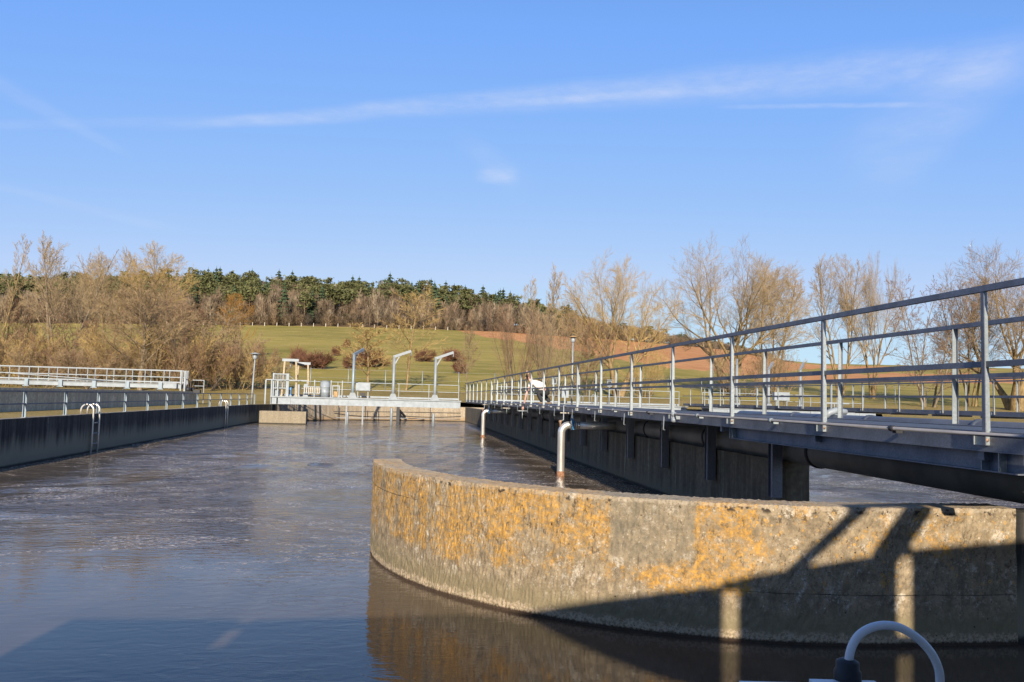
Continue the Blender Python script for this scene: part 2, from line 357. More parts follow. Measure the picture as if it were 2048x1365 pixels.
MT = dict(
    steel=galvanised('galvanised_steel', (.30, .335, .345), .45, .5),
    rail=galvanised('galvanised_rail_shaded', (.17, .185, .22), .55, .5),  # darker copy of the galvanised steel, paints the shade on post flanges
    beam=galvanised('galvanised_beam', (.17, .185, .22), .45, .5),
    bluegrey=galvanised('bluish_galvanised_post', (.22, .27, .31), .25, .55),
    white=mat('white_painted_steel', (.25, .28, .305), .45, 0, .1, 3),
    grating=mat('dark_grating', (.07, .08, .10), .6, .3, .1, 8),
    conduit=mat('conduit_grey', (.23, .225, .235), .4, .4, .1, 3),
    palegrey=mat('pale_grey_paint', (.22, .245, .265), .5, 0, .08, 3),
    cable=mat('grey_cable', (.74, .74, .74), .45, 0, .03),
    dullsteel=mat('dull_stainless', (.72, .70, .66), .38, .5, .12, 5),
    stainless=mat('stainless_pipe', (.70, .66, .60), .33, .75, .10, 5, stretch=(1, 1, .3)),
    darkpipe=mat('dark_grey_pipe', (.20, .19, .165), .5, .1, .15, 2),
    airpipe=mat('blue_grey_pipe', (.085, .10, .135), .45, .35, .12, 2),
    black=mat('black_rubber', (.02, .02, .022), .6, 0, .1),
    blue=mat('blue_enamel', (.06, .22, .45), .4, 0, .05),
    brass=mat('rusty_fitting', (.36, .22, .14), .6, .4, .25, 20),
    rust=mat('rusty_band', (.25, .12, .06), .8, 0, .3, 15),
    wood=mat('weathered_wood', (.38, .30, .19), .8, 0, .2, 8),
    brownpaint=mat('ochre_paint', (.35, .21, .09), .7, 0, .2, 4),
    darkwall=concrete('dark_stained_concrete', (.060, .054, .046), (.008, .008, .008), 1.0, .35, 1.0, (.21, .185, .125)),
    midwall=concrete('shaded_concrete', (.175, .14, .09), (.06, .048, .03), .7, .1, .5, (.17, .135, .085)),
    tankwall=concrete('tank_concrete', (.50, .44, .31), (.28, .24, .17), .6),
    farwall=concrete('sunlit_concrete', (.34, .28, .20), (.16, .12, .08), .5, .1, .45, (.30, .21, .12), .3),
    coping=concrete('coping_concrete', (.26, .215, .15), (.16, .13, .08), .4),
    lichen=lichen_concrete(), water=water_mat(),
    lawn=grass_mat('lawn_grass', (.22, .165, .05), (.29, .215, .07), (.36, .27, .12), .25, 2),
    meadow=grass_mat('meadow_grass', (.19, .165, .032), (.31, .245, .055), (.41, .31, .105), .03, .8),
    forestfloor=grass_mat('forest_floor', (.10, .07, .04), (.13, .085, .05), (.16, .11, .07), .05, 1),
    path=mat('earth_path', (.30, .215, .13), .95, 0, .15, 1), field=field_mat(),
    # trees
    bark=mat('grey_brown_bark', (.20, .155, .105), .9, 0, .3, 6, .5, 30, .2, (1, 1, .3)),
    barky=mat('yellow_brown_bark', (.235, .165, .08), .9, 0, .28, 5, .5, 30, .2, (1, 1, .3)),
    barkd=mat('dark_bark', (.10, .08, .062), .9, 0, .3, 6, .5, 30, .2, (1, 1, .3)),
    birch=mat('pale_bark', (.46, .42, .35), .9, 0, .2, 6, 0, 30, .2),
    twigg=mat('grey_twigs', (.36, .265, .15), .9, 0, .2, 2, 0, 30, .1),
    twigy=mat('yellowish_twigs', (.43, .30, .125), .9, 0, .2, 2, 0, 30, .1),
    twigr=mat('reddish_twigs', (.25, .155, .095), .9, 0, .2, 2, 0, 30, .1),
    twigb=mat('brown_twigs', (.30, .215, .125), .9, 0, .2, 2, 0, 30, .1),
    twigo=mat('orange_twigs', (.36, .195, .06), .9, 0, .2, 2, 0, 30, .1),
    spruce=mat('spruce_needles', (.052, .075, .038), .9, 0, .3, .4, 0, 30, .1),
    pine=mat('pine_needles', (.115, .118, .050), .9, 0, .3, .4, 0, 30, .1),
    pinetrunk=mat('pine_trunk', (.26, .17, .11), .9, 0, .2, 2, 0, 30, .1),
    wooda=mat('wood_twigs_brown', (.26, .185, .12), .9, 0, .2, .3, 0, 30, .1), woodb=mat('wood_twigs_grey', (.29, .225, .155), .9, 0, .2, .3, 0, 30, .1), woodc=mat('wood_twigs_dark', (.19, .14, .095), .9, 0, .2, .3, 0, 30, .1),
    bush=mat('russet_twigs', (.19, .095, .06), .9, 0, .25, 2, 0, 30, .1),
)

# ---------------------------------------------------------------- ground, water
def hor(x): return 796+.0264*(x-797)          # eye-level line of the photo at column x
YAW = .1343
def px_k(x): return math.tan(YAW+math.atan((x-1024)/F_PX))     # sideways metres per metre of distance along column x
def px_to_X(x, Y): return px_k(x)*Y
def dep(x, Y): return Y*(math.cos(YAW)+px_k(x)*math.sin(YAW))   # depth along the lens axis
def interp(tab, x):
    if x <= tab[0][0]: return tab[0][1]
    for (a, b), (c, d) in zip(tab, tab[1:]):
        if x <= c: return b+(d-b)*(x-a)/(c-a)
    return tab[-1][1]
T_EDGE = [(-600, 652), (0, 650), (500, 655), (700, 658), (850, 663), (1000, 668), (1100, 676), (1200, 682), (1320, 692), (1450, 704), (1570, 728), (1640, 735), (1800, 738), (2048, 745), (2600, 752)]
T_TOP = [(-600, 560), (0, 548), (60, 552), (150, 545), (300, 540), (420, 541), (500, 546), (560, 549), (620, 556), (700, 560), (770, 557), (830, 564), (900, 574), (1000, 588), (1060, 598), (1130, 616), (1200, 640), (1300, 657), (1340, 667), (1450, 686), (1540, 706), (1585, 731), (1600, 736)]
YF, YR = 330.0, 430.0
def e_edge(x): return hor(x)-interp(T_EDGE, x)
def e_ridge(x): return max(e_edge(x)+3, hor(x)-interp(T_TOP, x)-62)
def smooth(t): t = max(0, min(1, t)); return t*t*(3-2*t)
def ground_z(x, Y):
    """ground height in photo column x at distance Y"""
    zf = CAM_Z+e_edge(x)*dep(x, YF)/F_PX; zr = CAM_Z+e_ridge(x)*dep(x, YR)/F_PX
    if Y < 70: return 1.33
    if Y < 97: return 1.33+1.55*smooth((Y-70)/27)
    if Y < YF:
        t = (Y-97)/(YF-97); return 2.88+(zf-2.88)*(.86*t+.14*t*t)
    if Y < YR: return zf+(zr-zf)*((Y-YF)/(YR-YF))
    return zr-(zr-1)*smooth((Y-YR)/470)
def gx(X, Y): return 1024+F_PX*math.tan(math.atan2(X, Y)-YAW)
def gz(X, Y): return ground_z(gx(X, Y), Y)
WALL_L, END_C, END_R = -10.8, Vector((6.9, 62.0)), 17.7
def y_start(x):
    k = px_k(x)
    c = []
    if k < -.01:
        Yl = (WALL_L-.38)/k
        if Yl < END_C.y: return max(Yl, 4.0)
    if k < .34:                                # far round end of the first basin
        r = END_R+.38; a = 1+k*k; b = -2*(k*END_C.x+END_C.y); cc = END_C.length_squared-r*r
        d = b*b-4*a*cc
        if d > 0: return max(END_C.y, (-b+math.sqrt(d))/(2*a))
    if k > 41.2/66: return max(41.2/k, 4)
    return 79.0
LOWER = [(905, 666), (1000, 682), (1100, 698), (1200, 716), (1290, 733), (1400, 746), (1500, 755), (1545, 756), (1600, 742), (1700, 742), (1800, 740), (2600, 753)]
def region(x, Y):
    if Y > YR+30 or Y > YF: return 'woodland_floor' if (x < 1590 or Y < YF) else 'meadow'
    if Y < 93.5: return 'lawn'
    if Y < 97 and x < 1300: return 'path'
    z = ground_z(x, Y); y = hor(x)-(z-CAM_Z)*F_PX/dep(x, Y)
    y += 1.3*math.sin(x*.05)+.9*math.sin(x*.173)
    if x > 905 and y < interp(LOWER, x): return 'ploughed_field'
    if x > 1535 and 752 < y < 766+.012*(x-1535): return 'ploughed_field'
    return 'meadow'
regs = {k: MB() for k in ('lawn', 'path', 'meadow', 'ploughed_field', 'woodland_floor')}
cols = [-600+5*i for i in range(631)]
rows = [(0, i/14) for i in range(14)]+[(97, None)]
YS = [79+(97-79)*i/10 for i in range(1, 11)]+[97+(YF-97)*((i/110)**1.25) for i in range(1, 111)]+[YF+(YR-YF)*i/12 for i in range(1, 13)]+[YR+470*(i/8)**1.3 for i in range(1, 9)]
grid = []
for x in cols:
    y0 = y_start(x); ys = [y0+(79.0-y0)*i/10 for i in range(11)] if y0 < 79 else [y0]*11
    if y0 > 79: YSx = [max(v, y0+.02*i) for i, v in enumerate(YS)]
    else: YSx = YS
    grid.append([(px_to_X(x, Y), Y, ground_z(x, Y)+.05*math.sin(x*.11+Y*.3)*smooth((Y-97)/60), x) for Y in ys+YSx])
nr = len(grid[0])
vidx = {k: {} for k in regs}
for i in range(len(cols)-1):
    for j in range(nr-1):
        q = [grid[i][j], grid[i+1][j], grid[i+1][j+1], grid[i][j+1]]
        if abs(q[0][1]-q[3][1]) < 1e-6 and abs(q[1][1]-q[2][1]) < 1e-6: continue
        Ym = sum(p[1] for p in q)/4
        rg = region(cols[i]+2.5, Ym); mb = regs[rg]; d = vidx[rg]; fs = []
        for (a, b), p in zip(((i, j), (i+1, j), (i+1, j+1), (i, j+1)), q):
            if (a, b) not in d: d[(a, b)] = len(mb.v); mb.v.append(p[:3])
            fs.append(d[(a, b)])
        mb.f.append(tuple(fs)); mb.m.append(0); mb.s.append(True)
for k, mname in (('lawn', 'lawn'), ('path', 'path'), ('meadow', 'meadow'), ('ploughed_field', 'field'), ('woodland_floor', 'forestfloor')):
    struct(regs[k], k, MT[mname])
from mathutils import noise as mn
wb = MB()
wx = [-700+9*k for k in range(340)]; wy = [5.2*1.0125**k for k in range(226)]
def wave(x, y):
    k = smooth((y-8.5)/14); a = .0042+.034*k
    n = mn.noise((x*.55, y*.95, 3.1))+(.25+.30*k)*mn.noise((x*1.25+.4*y, y*2.1, 7.7))+.34*k*mn.noise((x*2.9, y*4.3-.5*x, 1.3))
    c = .45+.85*smooth(.5+1.3*mn.noise((x*.13+y*.05, y*.085, 9.1)))
    return a*n*c
for Y in wy:
    for xq in wx:
        X = px_to_X(xq, Y); wb.v.append((X, Y, wave(X, Y) if -12 < X < 26 else 0.0))
nw = len(wx)
for a in range(len(wy)-1):
    for b in range(nw-1):
        if -12.5 < wb.v[a*nw+b][0] < 42 or -12.5 < wb.v[a*nw+b+1][0] < 42:
            wb.f.append((a*nw+b, a*nw+b+1, (a+1)*nw+b+1, (a+1)*nw+b))
wb.m = [0]*len(wb.f); wb.s = [True]*len(wb.f)
wb.add([(-11, -14, -.02), (48, -14, -.02), (48, 5.3, -.02), (-11, 5.3, -.02)], [(0, 1, 2, 3)])
struct(wb, 'water', MT['water'])
struct(MB().add([(-4000, -4000, -3), (4000, -4000, -3), (4000, 4000, -3), (-4000, 4000, -3)], [(0, 1, 2, 3)]), 'ground', MT['lawn'])

# ---------------------------------------------------------------- concrete walls
def ribbon(outer, inner, z0, z1, nz=8, rough=0.0, seed=1, close=True):
    """wall following two matching plan polylines, finely divided so that its edges can be a little uneven"""
    rng = random.Random(seed); mb = MB(); n = len(outer)
    def nz_(a, b): return rng.uniform(-1, 1)*rough
    vs = []
    for i in range(n):
        o, q = Vector(outer[i]), Vector(inner[i]); d = (o-q).normalized()
        col = []
        for j in range(nz+1):
            z = z0+(z1-z0)*j/nz; p = o+d*nz_(i, j); col.append((p.x, p.y, z+(nz_(0, 0) if j == nz else 0)))
        for j in range(3):
            p = o+(q-o)*((j+1)/4); col.append((p.x, p.y, z1+.4*rough+nz_(0, 0)*.6))
        for j in range(nz, -1, -1):
            z = z0+(z1-z0)*j/nz; p = q-d*nz_(i, j); col.append((p.x, p.y, z+(nz_(0, 0) if j == nz else 0)))
        vs.append(col)
    k = len(vs[0]); flat = [p for c in vs for p in c]
    fs = [(i*k+j, (i+1)*k+j, (i+1)*k+j+1, i*k+j+1) for i in range(n-1) for j in range(k-1)]
    fs += [tuple(range(k)), tuple((n-1)*k+j for j in range(k-1, -1, -1))]
    mb.add(flat, fs); return mb
# curved guide wall in front (plan measured from the photo: a 5.2 m arc that runs into a straight end)
gc, gr = Vector((4.87, 12.83)), 5.21
def gpoint(t, off):                            # t: 0 at tip .. 1 at the right end
    A = math.pi*.995; B = math.pi*1.5
    arc = gr*(B-A); strt = 1.30; s = t*(arc+strt)
    if s < arc:
        a = A+s/gr; return gc+Vector((math.cos(a), math.sin(a)))*(gr-off)
    return Vector((gc.x+(s-arc), gc.y-gr+off))
N = 420
mb = ribbon([gpoint(i/N, 0) for i in range(N+1)], [gpoint(i/N, .42) for i in range(N+1)], -.6, 1.33, 36, .006, 3)
tag(mb.build('guide_wall', MT['lichen']), 'curved concrete guide wall crusted with orange lichen, standing in the foreground water', 'wall')
mb = MB().box(6.19, 7.9, 7.655, 8.0, -.6, 1.29)
tag(mb.build('pier', MT['darkwall']), 'dark concrete pier at the right end of the lichen covered guide wall', 'pier')  # pier takes the dark wall concrete
# straight wall under the walkway
n = 180; op = [(6.65-.25*smooth((i/n-.75)/.25), 13.75+66*i/n) for i in range(n+1)]
mb = ribbon(op, [(x+.52, y) for x, y in op], -.6, 1.35, 10, .004, 5)
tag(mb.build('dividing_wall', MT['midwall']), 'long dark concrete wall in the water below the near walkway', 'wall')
n = 120; op = [(24.1, 14+60*i/n) for i in range(n+1)]
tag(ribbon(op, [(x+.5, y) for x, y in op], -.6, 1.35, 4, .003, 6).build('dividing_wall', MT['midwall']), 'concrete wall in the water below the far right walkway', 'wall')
# outer wall of the basin: left side, then round the far end
pts = [(WALL_L, -8+70*i/220) for i in range(221)]
outp = [(WALL_L-.38, p[1]) for p in pts]
for i in range(1, 140):
    a = math.pi-math.pi*.97*i/140
    pts.append((END_C.x+END_R*math.cos(a), END_C.y+END_R*math.sin(a))); outp.append((END_C.x+(END_R+.38)*math.cos(a), END_C.y+(END_R+.38)*math.sin(a)))
mb = ribbon(pts, outp, -.6, 1.36, 8, .004, 8)
zl = []
basin_mat = bpy.data.materials.new('basin_wall'); basin_mat.use_nodes = True
def _bw():
    """left flank black with drips, its shade put into the colour, far round end pale: two materials on one wall"""
    for fi, f in enumerate(mb.f):
        ys = sum(mb.v[i][1] for i in f)/len(f); zs = min(mb.v[i][2] for i in f); xs = sum(mb.v[i][0] for i in f)/len(f)
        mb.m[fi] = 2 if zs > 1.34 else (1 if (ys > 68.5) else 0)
_bw()
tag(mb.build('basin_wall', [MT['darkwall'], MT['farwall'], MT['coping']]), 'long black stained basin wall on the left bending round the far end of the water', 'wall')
bpy.data.materials.remove(basin_mat)
op = [(24.4+17*math.cos(math.pi-math.pi*i/60), 62+17.2*math.sin(math.pi-math.pi*i/60)) for i in range(61)]
op2 = [(24.4+17.4*math.cos(math.pi-math.pi*i/60), 62+17.6*math.sin(math.pi-math.pi*i/60)) for i in range(61)]
mb = MB().box(-10.1, -6.75, 63.0, 63.9, -.5, .93)
tag(mb.build('concrete_block', MT['coping']), 'low pale concrete block in the far left corner of the basin', 'block')
mb = MB().box(24.9, 41.2, 78.9, 79.3, -.5, 1.36)
tag(mb.build('end_wall', MT['farwall']), 'pale concrete end wall of the far right basin', 'wall')
mb = MB().box(40.8, 41.18, 4, 78.8, -.5, 1.36)
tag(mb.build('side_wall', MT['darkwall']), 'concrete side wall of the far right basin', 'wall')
# raised tank on the left
mb = MB().box(-14.6, -14.25, 6, 62, 1.0, 2.08).box(-40, -14.62, 61.65, 62, 1.0, 2.07)
mb.box(-14.63, -14.21, 6, 62.03, 2.083, 2.22)
tag(mb.build('tank_wall', MT['tankwall']), 'raised grey concrete tank wall behind the left lawn strip, below the white bridge', 'wall')

# ---------------------------------------------------------------- railings and walkways
def walkway_railing(X, side, ys, label, ztop, zmid, zbase, plate, y0, y1):
    root = thing('railing', (X, (y0+y1)/2, zbase), label, 'railing', 'galvanised walkway railings')
    MB().box(X-.026, X+.026, y0, y1, ztop-.055, ztop).build('top_rail', MT['rail'], root)
    xm = X+.012*side
    MB().box(min(xm, xm+.045*side), max(xm, xm+.045*side), y0, y1, zmid-.052, zmid).build('middle_rail', MT['rail'], root)
    for y in ys:
        pb = MB()
        xo = X-.022*side
        pb.box(min(xo, xo+.009*side), max(xo, xo+.009*side), y-.02, y+.022, plate, ztop-.056, 1)      # flange in the darker rail tone: its shade is put into the colour
        wx = xo+.009*side
        # web: tapers a little wider to the foot, facing along the walkway
        x1, x2 = wx+.048*side, wx+.064*side
        vs = [(wx, y+.008, plate), (x2, y+.008, plate), (x1, y+.008, ztop-.056), (wx, y+.008, ztop-.056),
              (wx, y+.016, plate), (x2, y+.016, plate), (x1, y+.016, ztop-.056), (wx, y+.016, ztop-.056)]
        pb.add(vs, [(0, 1, 2, 3), (7, 6, 5, 4), (0, 4, 5, 1), (1, 5, 6, 2), (2, 6, 7, 3), (3, 7, 4, 0)])
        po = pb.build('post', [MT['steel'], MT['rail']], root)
        if plate < zbase-.05 and y < 45:
            b = MB().box(min(xo, X+.02*side), max(xo, X+.02*side), y+.13, y+.14, plate, zbase-.03)
            b.box(X-.006, X+.012, y+.0165, y+.129, plate, plate+.09)
            b.build('bracket', MT['steel'], po)
            MB().tube([(X+.012, y-.002, plate+.045), (X+.012, y+.03, plate+.045)], .017, 6).build('bolt', MT['brass'], po)
    return root
SP = 2.72*5.15/4.95*.968
rail_ys = [6.70+2.825*k for k in range(21)]
XL, XR = 5.15, 7.08
walkway_railing(XL, 1, rail_ys, 'near galvanised railing along the water side of the long walkway, man reaching through it', 3.42, 2.745, 2.125, 2.0, 6.05, 64.8)
walkway_railing(XR, -1, [9.75+2.79*k for k in range(-1, 20)], 'galvanised railing on the far side of the long near walkway', 3.40, 2.755, 2.125, 2.13, 6.05, 64.0)
def walkway(x0, x1, y0, y1, label, ibeam):
    root = thing('walkway', ((x0+x1)/2, (y0+y1)/2, 1.9), label, 'walkway', 'steel walkways over the basins')
    for xa, s in ((x0, 1), (x1, -1)):
        mb = MB().box(min(xa, xa+.012*s), max(xa, xa+.012*s), y0, y1, 1.955, 2.125)
        mb.box(min(xa+.0125*s, xa+.075*s), max(xa+.0125*s, xa+.075*s), y0, y1, 2.113, 2.124).box(min(xa+.0125*s, xa+.075*s), max(xa+.0125*s, xa+.075*s), y0, y1, 1.956, 1.966)
        mb.box(min(xa-.012*s, xa-.0005*s), max(xa-.012*s, xa-.0005*s), y0, y1, 1.942, 1.954)
        mb.build('edge_beam', MT['beam'], root)
    mb = MB(); y = y0
    mb.box(x0+.08, x1-.08, y0, y1, 2.085, 2.11)
    mb.build('deck', MT['grating'], root)
    y = y0+.8
    while y < y1:
        MB().box(x0+.02, x1-.02, y-.04, y+.04, 1.86, 1.94).build('cross_beam', MT['beam'], root); y += 3.03
    return root
wk = walkway(5.19, 7.04, 6.05, 64.5, 'long near steel walkway on dark columns, carrying the crouching man', True)
MB().box(5.30, 5.312, 6.44, 12.55, 1.775, 1.94).box(5.24, 5.37, 6.44, 12.55, 1.762, 1.774).build('girder', MT['beam'], wk)
for y in (6.64, 6.86, 12.50, 12.6): MB().box(5.225, 5.299, y, y+.012, 1.7745, 1.941).build('stiffener', MT['steel'], wk)
def column(X, Y, z0, z1):
    mb = MB().box(X-.09, X+.09, Y-.09, Y-.078, z0, z1).box(X-.09, X+.09, Y+.078, Y+.09, z0, z1).box(X-.005, X+.005, Y-.0775, Y+.0775, z0, z1)
    mb.box(X-.09, X-.083, Y-.0775, Y-.02, z0, z1)
    return mb.build('column', MT['beam'], wk)
for i in range(17): column(6.52, 13.71+3.03*i, .72, 1.858)
for i in range(6): column(6.98, 14.35+3.03*i, 1.36, 1.858)
walkway_railing(22.75, 1, [20+3.05*k for k in range(15)], 'thin dark railing of the far right walkway, left side', 3.42, 2.745, 2.125, 2.0, 14, 64.5)
walkway_railing(24.75, -1, [21.2+3.05*k for k in range(15)], 'thin dark railing of the far right walkway, right side', 3.42, 2.745, 2.125, 2.13, 14, 64.5)
wk2 = walkway(22.8, 24.7, 14, 64.5, 'dark steel walkway far to the right across the water', False)
for o in S.objects:
    if o.parent is None and o.get('category') in ('railing', 'walkway') and o.location.x > 20: o.location.z += .17
# pipes beside the walkway
def pipe_thing(name, pts, r, m, label, cat, k=20, ringys=(), rm=None, up=None):
    root = thing(name, pts[0], label, cat)
    MB().tube(pts, r, k).build('tube', m, root)
    for y in ringys:
        p = None
        for a, b in zip(pts, pts[1:]):
            if min(a[1], b[1]) <= y <= max(a[1], b[1]):
                t = (y-a[1])/(b[1]-a[1]); p = Vector(a)+(Vector(b)-Vector(a))*t
        if p: MB().tube([(p.x, y-.035, p.z), (p.x, y+.035, p.z)], r+.022, k).build('joint', rm or m, root)
    return root
pipe_thing('air_main', [(6.92, 6.0, 1.525), (6.92, 13.9, 1.56), (6.92, 63, 1.62)], .25, MT['darkpipe'], 'thick dark pipe running under the near walkway on top of the concrete wall', 'pipe', 24, (8.0, 12.9, 17.6, 22, 27, 32, 38, 44), MT['black'])
pipe_thing('air_pipe', [(7.75, 3, 2.04), (7.75, 18.0, 2.04), (7.75, 18.25, 1.94), (7.75, 18.3, 1.7), (7.75, 18.3, -.3)], .13, MT['airpipe'], 'blue grey pipe at deck level beyond the railing of the near walkway', 'pipe', 16, [5+2.6*i for i in range(5)], MT['airpipe'])
cond = thing('conduit', (5.07, 30, 2.1), 'thin round conduit pipe clipped along the outer edge of the near walkway', 'pipe')
MB().tube([(5.075, 6.05, 2.098), (5.075, 64, 2.098)], .019, 10).build('tube', MT['conduit'], cond)
for k in range(14):
    y = 5.0+2.825*k
    c = MB().tube([(5.075, y+2.95, 2.098), (5.075, y+3.02, 2.098)], .032, 8).box(5.085, 5.178, y+2.965, y+3.0, 2.05, 2.085)
    c.build('clip', MT['steel'] if k % 3 else MT['black'], cond)
for k in range(3, 15):
    y = 6.95+2.825*k
    MB().tube([(5.075, y, 2.075), (5.07, y, 1.90), (5.065, y+.01, 1.79), (5.11, y+.03, 1.775)], [.008, .008, .014, .012], 6).build('hook', MT['palegrey'], cond)
MB().lathe((5.075, 14.86, 1.96), [(.03, -.02), (.05, .0), (.05, .05), (.03, .06), (.03, .10), (.055, .11), (.055, .16), (.03, .17)], 12).box(5.085, 5.2, 14.84, 14.88, 2.0, 2.06).build('valve', MT['palegrey'], cond)
# aeration drop pipes
def drop_pipe(Y, label):
    zc, xr, rr = 1.54, 4.97, .24
    root = thing('drop_pipe', (xr, Y, 0), label, 'pipe', 'bent steel aeration pipes dipping into the water')
    arc = [(xr+rr-rr*math.cos(a), Y, zc-rr+rr*math.sin(a)) for a in [math.pi/2*i/12 for i in range(13)]]
    MB().tube([(xr, Y, -.5), (xr, Y, .12)]+[(xr, Y, .6), (xr, Y, 1.05)]+arc+[(5.42, Y, zc)], .115, 24).build('elbow', MT['stainless'], root)
    MB().tube([(xr, Y, -.4), (xr, Y, .14)], .1175, 24).build('waterline_band', MT['rust'], root)
    MB().tube([(5.42, Y, zc), (6.72, Y, zc)], .112, 24).build('feed_pipe', MT['dullsteel'], root)
    MB().tube([(5.40, Y, zc), (5.45, Y, zc)], .125, 24).tube([(5.47, Y, zc), (5.52, Y, zc)], .121, 24).build('flange', MT['stainless'], root)
    v = MB().tube([(5.27, Y, zc), (5.33, Y, zc)], .13, 20).box(5.265, 5.335, Y-.03, Y+.03, zc+.131, zc+.30)
    for s in (-1, 1):
        v.box(5.255, 5.345, Y-.15, Y-.118, zc+s*.115-.014, zc+s*.115+.014)
    vo = v.build('valve', MT['blue'], root)
    MB().tube([(5.3, Y, zc+.30), (5.3, Y, zc+.36)], .014, 8).build('stem', MT['steel'], vo)
    MB().tube([(5.24, Y-.135, zc-.14), (5.24, Y-.135, zc+.14)], .011, 6).tube([(5.36, Y-.135, zc-.14), (5.36, Y-.135, zc+.14)], .011, 6).build('clamp_rod', MT['steel'], vo)
    MB().box(4.92, 5.36, Y-.02, Y+.02, zc+.355, zc+.385).build('handle', MT['birch'], vo)
    MB().tube([(5.09, Y-.03, 2.145), (5.02, Y-.03, 2.14), (5.02, Y-.03, 1.70), (4.93, Y-.03, 1.66)], .016, 8).build('sample_pipe', MT['white'], root)
    MB().lathe((4.92, Y-.03, 1.60), [(.02, -.12), (.03, 0), (.05, .03), (.05, .07), (.02, .09)], 10).build('cock', MT['brass'], root)
    return root
drop_pipe(24.95, 'pale bent aeration pipe nearest the camera, dipping into the water beside the walkway')
drop_pipe(48.5, 'smaller looking bent aeration pipe further along the walkway, left of the crouching man')
root = thing('valve_handle', (5.05, 33.62, 1.5), 'white T shaped valve handle under the hand of the crouching man', 'handle')
MB().box(4.88, 5.27, 33.60, 33.64, 1.80, 1.835).build('grip', MT['white'], root)
MB().tube([(5.05, 33.62, 1.5), (5.05, 33.62, 1.799)], .015, 8).build('stem', MT['steel'], root)
root = thing('valve_handle', (5.0, 38.6, 1.72), 'rusty T shaped valve handle on the walkway edge left of the crouching man', 'handle')
MB().box(4.86, 5.24, 38.58, 38.62, 1.84, 1.87).build('grip', MT['birch'], root)
MB().tube([(5.05, 38.6, 1.6), (5.05, 38.6, 1.84)], .015, 8).build('stem', MT['steel'], root)
# sunlit T valve on the pipe beyond the far railing
root = thing('pipe_valve', (7.75, 13.9, 2.1), 'white T handled valve and elbow on the pipe behind the near walkway', 'valve')
MB().tube([(7.55, 13.9, 2.12), (7.62, 13.9, 2.20), (7.75, 13.9, 2.24), (7.95, 13.9, 2.22)], [.05, .06, .06, .05], 10).build('elbow', MT['white'], root)
MB().tube([(7.72, 13.9, 2.28), (7.72, 13.9, 2.36)], .012, 6).tube([(7.82, 13.9, 2.28), (7.82, 13.9, 2.36)], .012, 6).box(7.55, 8.0, 13.885, 13.915, 2.36, 2.385).build('handle', MT['white'], root)
# small frame of a ladder at the far railing
root = thing('ladder', (21.7, 42, 0), 'steel ladder at the water side of the far right walkway', 'ladder')
for dx in (0, .55): MB().box(21.5+dx, 21.55+dx, 40, 40.05, 1.2, 3.45).build('side_rail', MT['steel'], root)
MB().box(21.551, 22.049, 40.01, 40.04, 1.9, 1.95).box(21.551, 22.049, 40.01, 40.04, 1.5, 1.55).build('rung', MT['steel'], root)

# left railing on the basin wall
XW = -11.0
ys = [26.4+3.05*k for k in range(-2, 14)]
root = thing('railing', (XW, 40, 1.36), 'low two bar blue grey railing along the top of the left basin wall', 'railing')
MB().box(XW-.025, XW+.025, 12, 65.4, 2.115, 2.165).build('top_rail', MT['rail'], root)
MB().box(XW-.02, XW+.02, 12, 65.4, 1.75, 1.79).build('middle_rail', MT['rail'], root)
for y in ys:
    MB().box(XW-.045, XW-.026, y-.045, y+.045, 1.36, 2.114).box(XW-.0255, XW+.03, y+.03, y+.045, 1.36, 2.114).box(XW-.07, XW+.06, y-.07, y+.07, 1.362, 1.375).build('post', MT['bluegrey'], root)
# swimming-pool style ladders
def ladder(Y, label, dY=.62):
    root = thing('ladder', (-10.75, Y, 0), label, 'ladder', 'pale steel ladders hooked over the left wall')
    for k in range(2):
        y = Y+k*dY; r = .21; xc = -10.92
        pts = [(xc-r, y, 1.36), (xc-r, y, 1.50)]+[(xc-r*math.cos(a), y, 1.50+r*math.sin(a)) for a in [math.pi*i/10 for i in range(1, 10)]]+[(xc+r, y, 1.5), (xc+r, y, .7), (xc+r-.02, y, -.5)]
        MB().tube(pts, .034, 10).build('side_rail', MT['stainless'], root)
    for z in (1.05, .68, .31): MB().tube([(-10.71, Y, z), (-10.71, Y+dY, z)], .02, 8).build('rung', MT['steel'], root)
    return root
ladder(31.2, 'pale steel ladder with round hoops over the left wall, nearest the camera')
ladder(54.0, 'pale steel ladder with round hoops over the left wall, further back near the lamp')

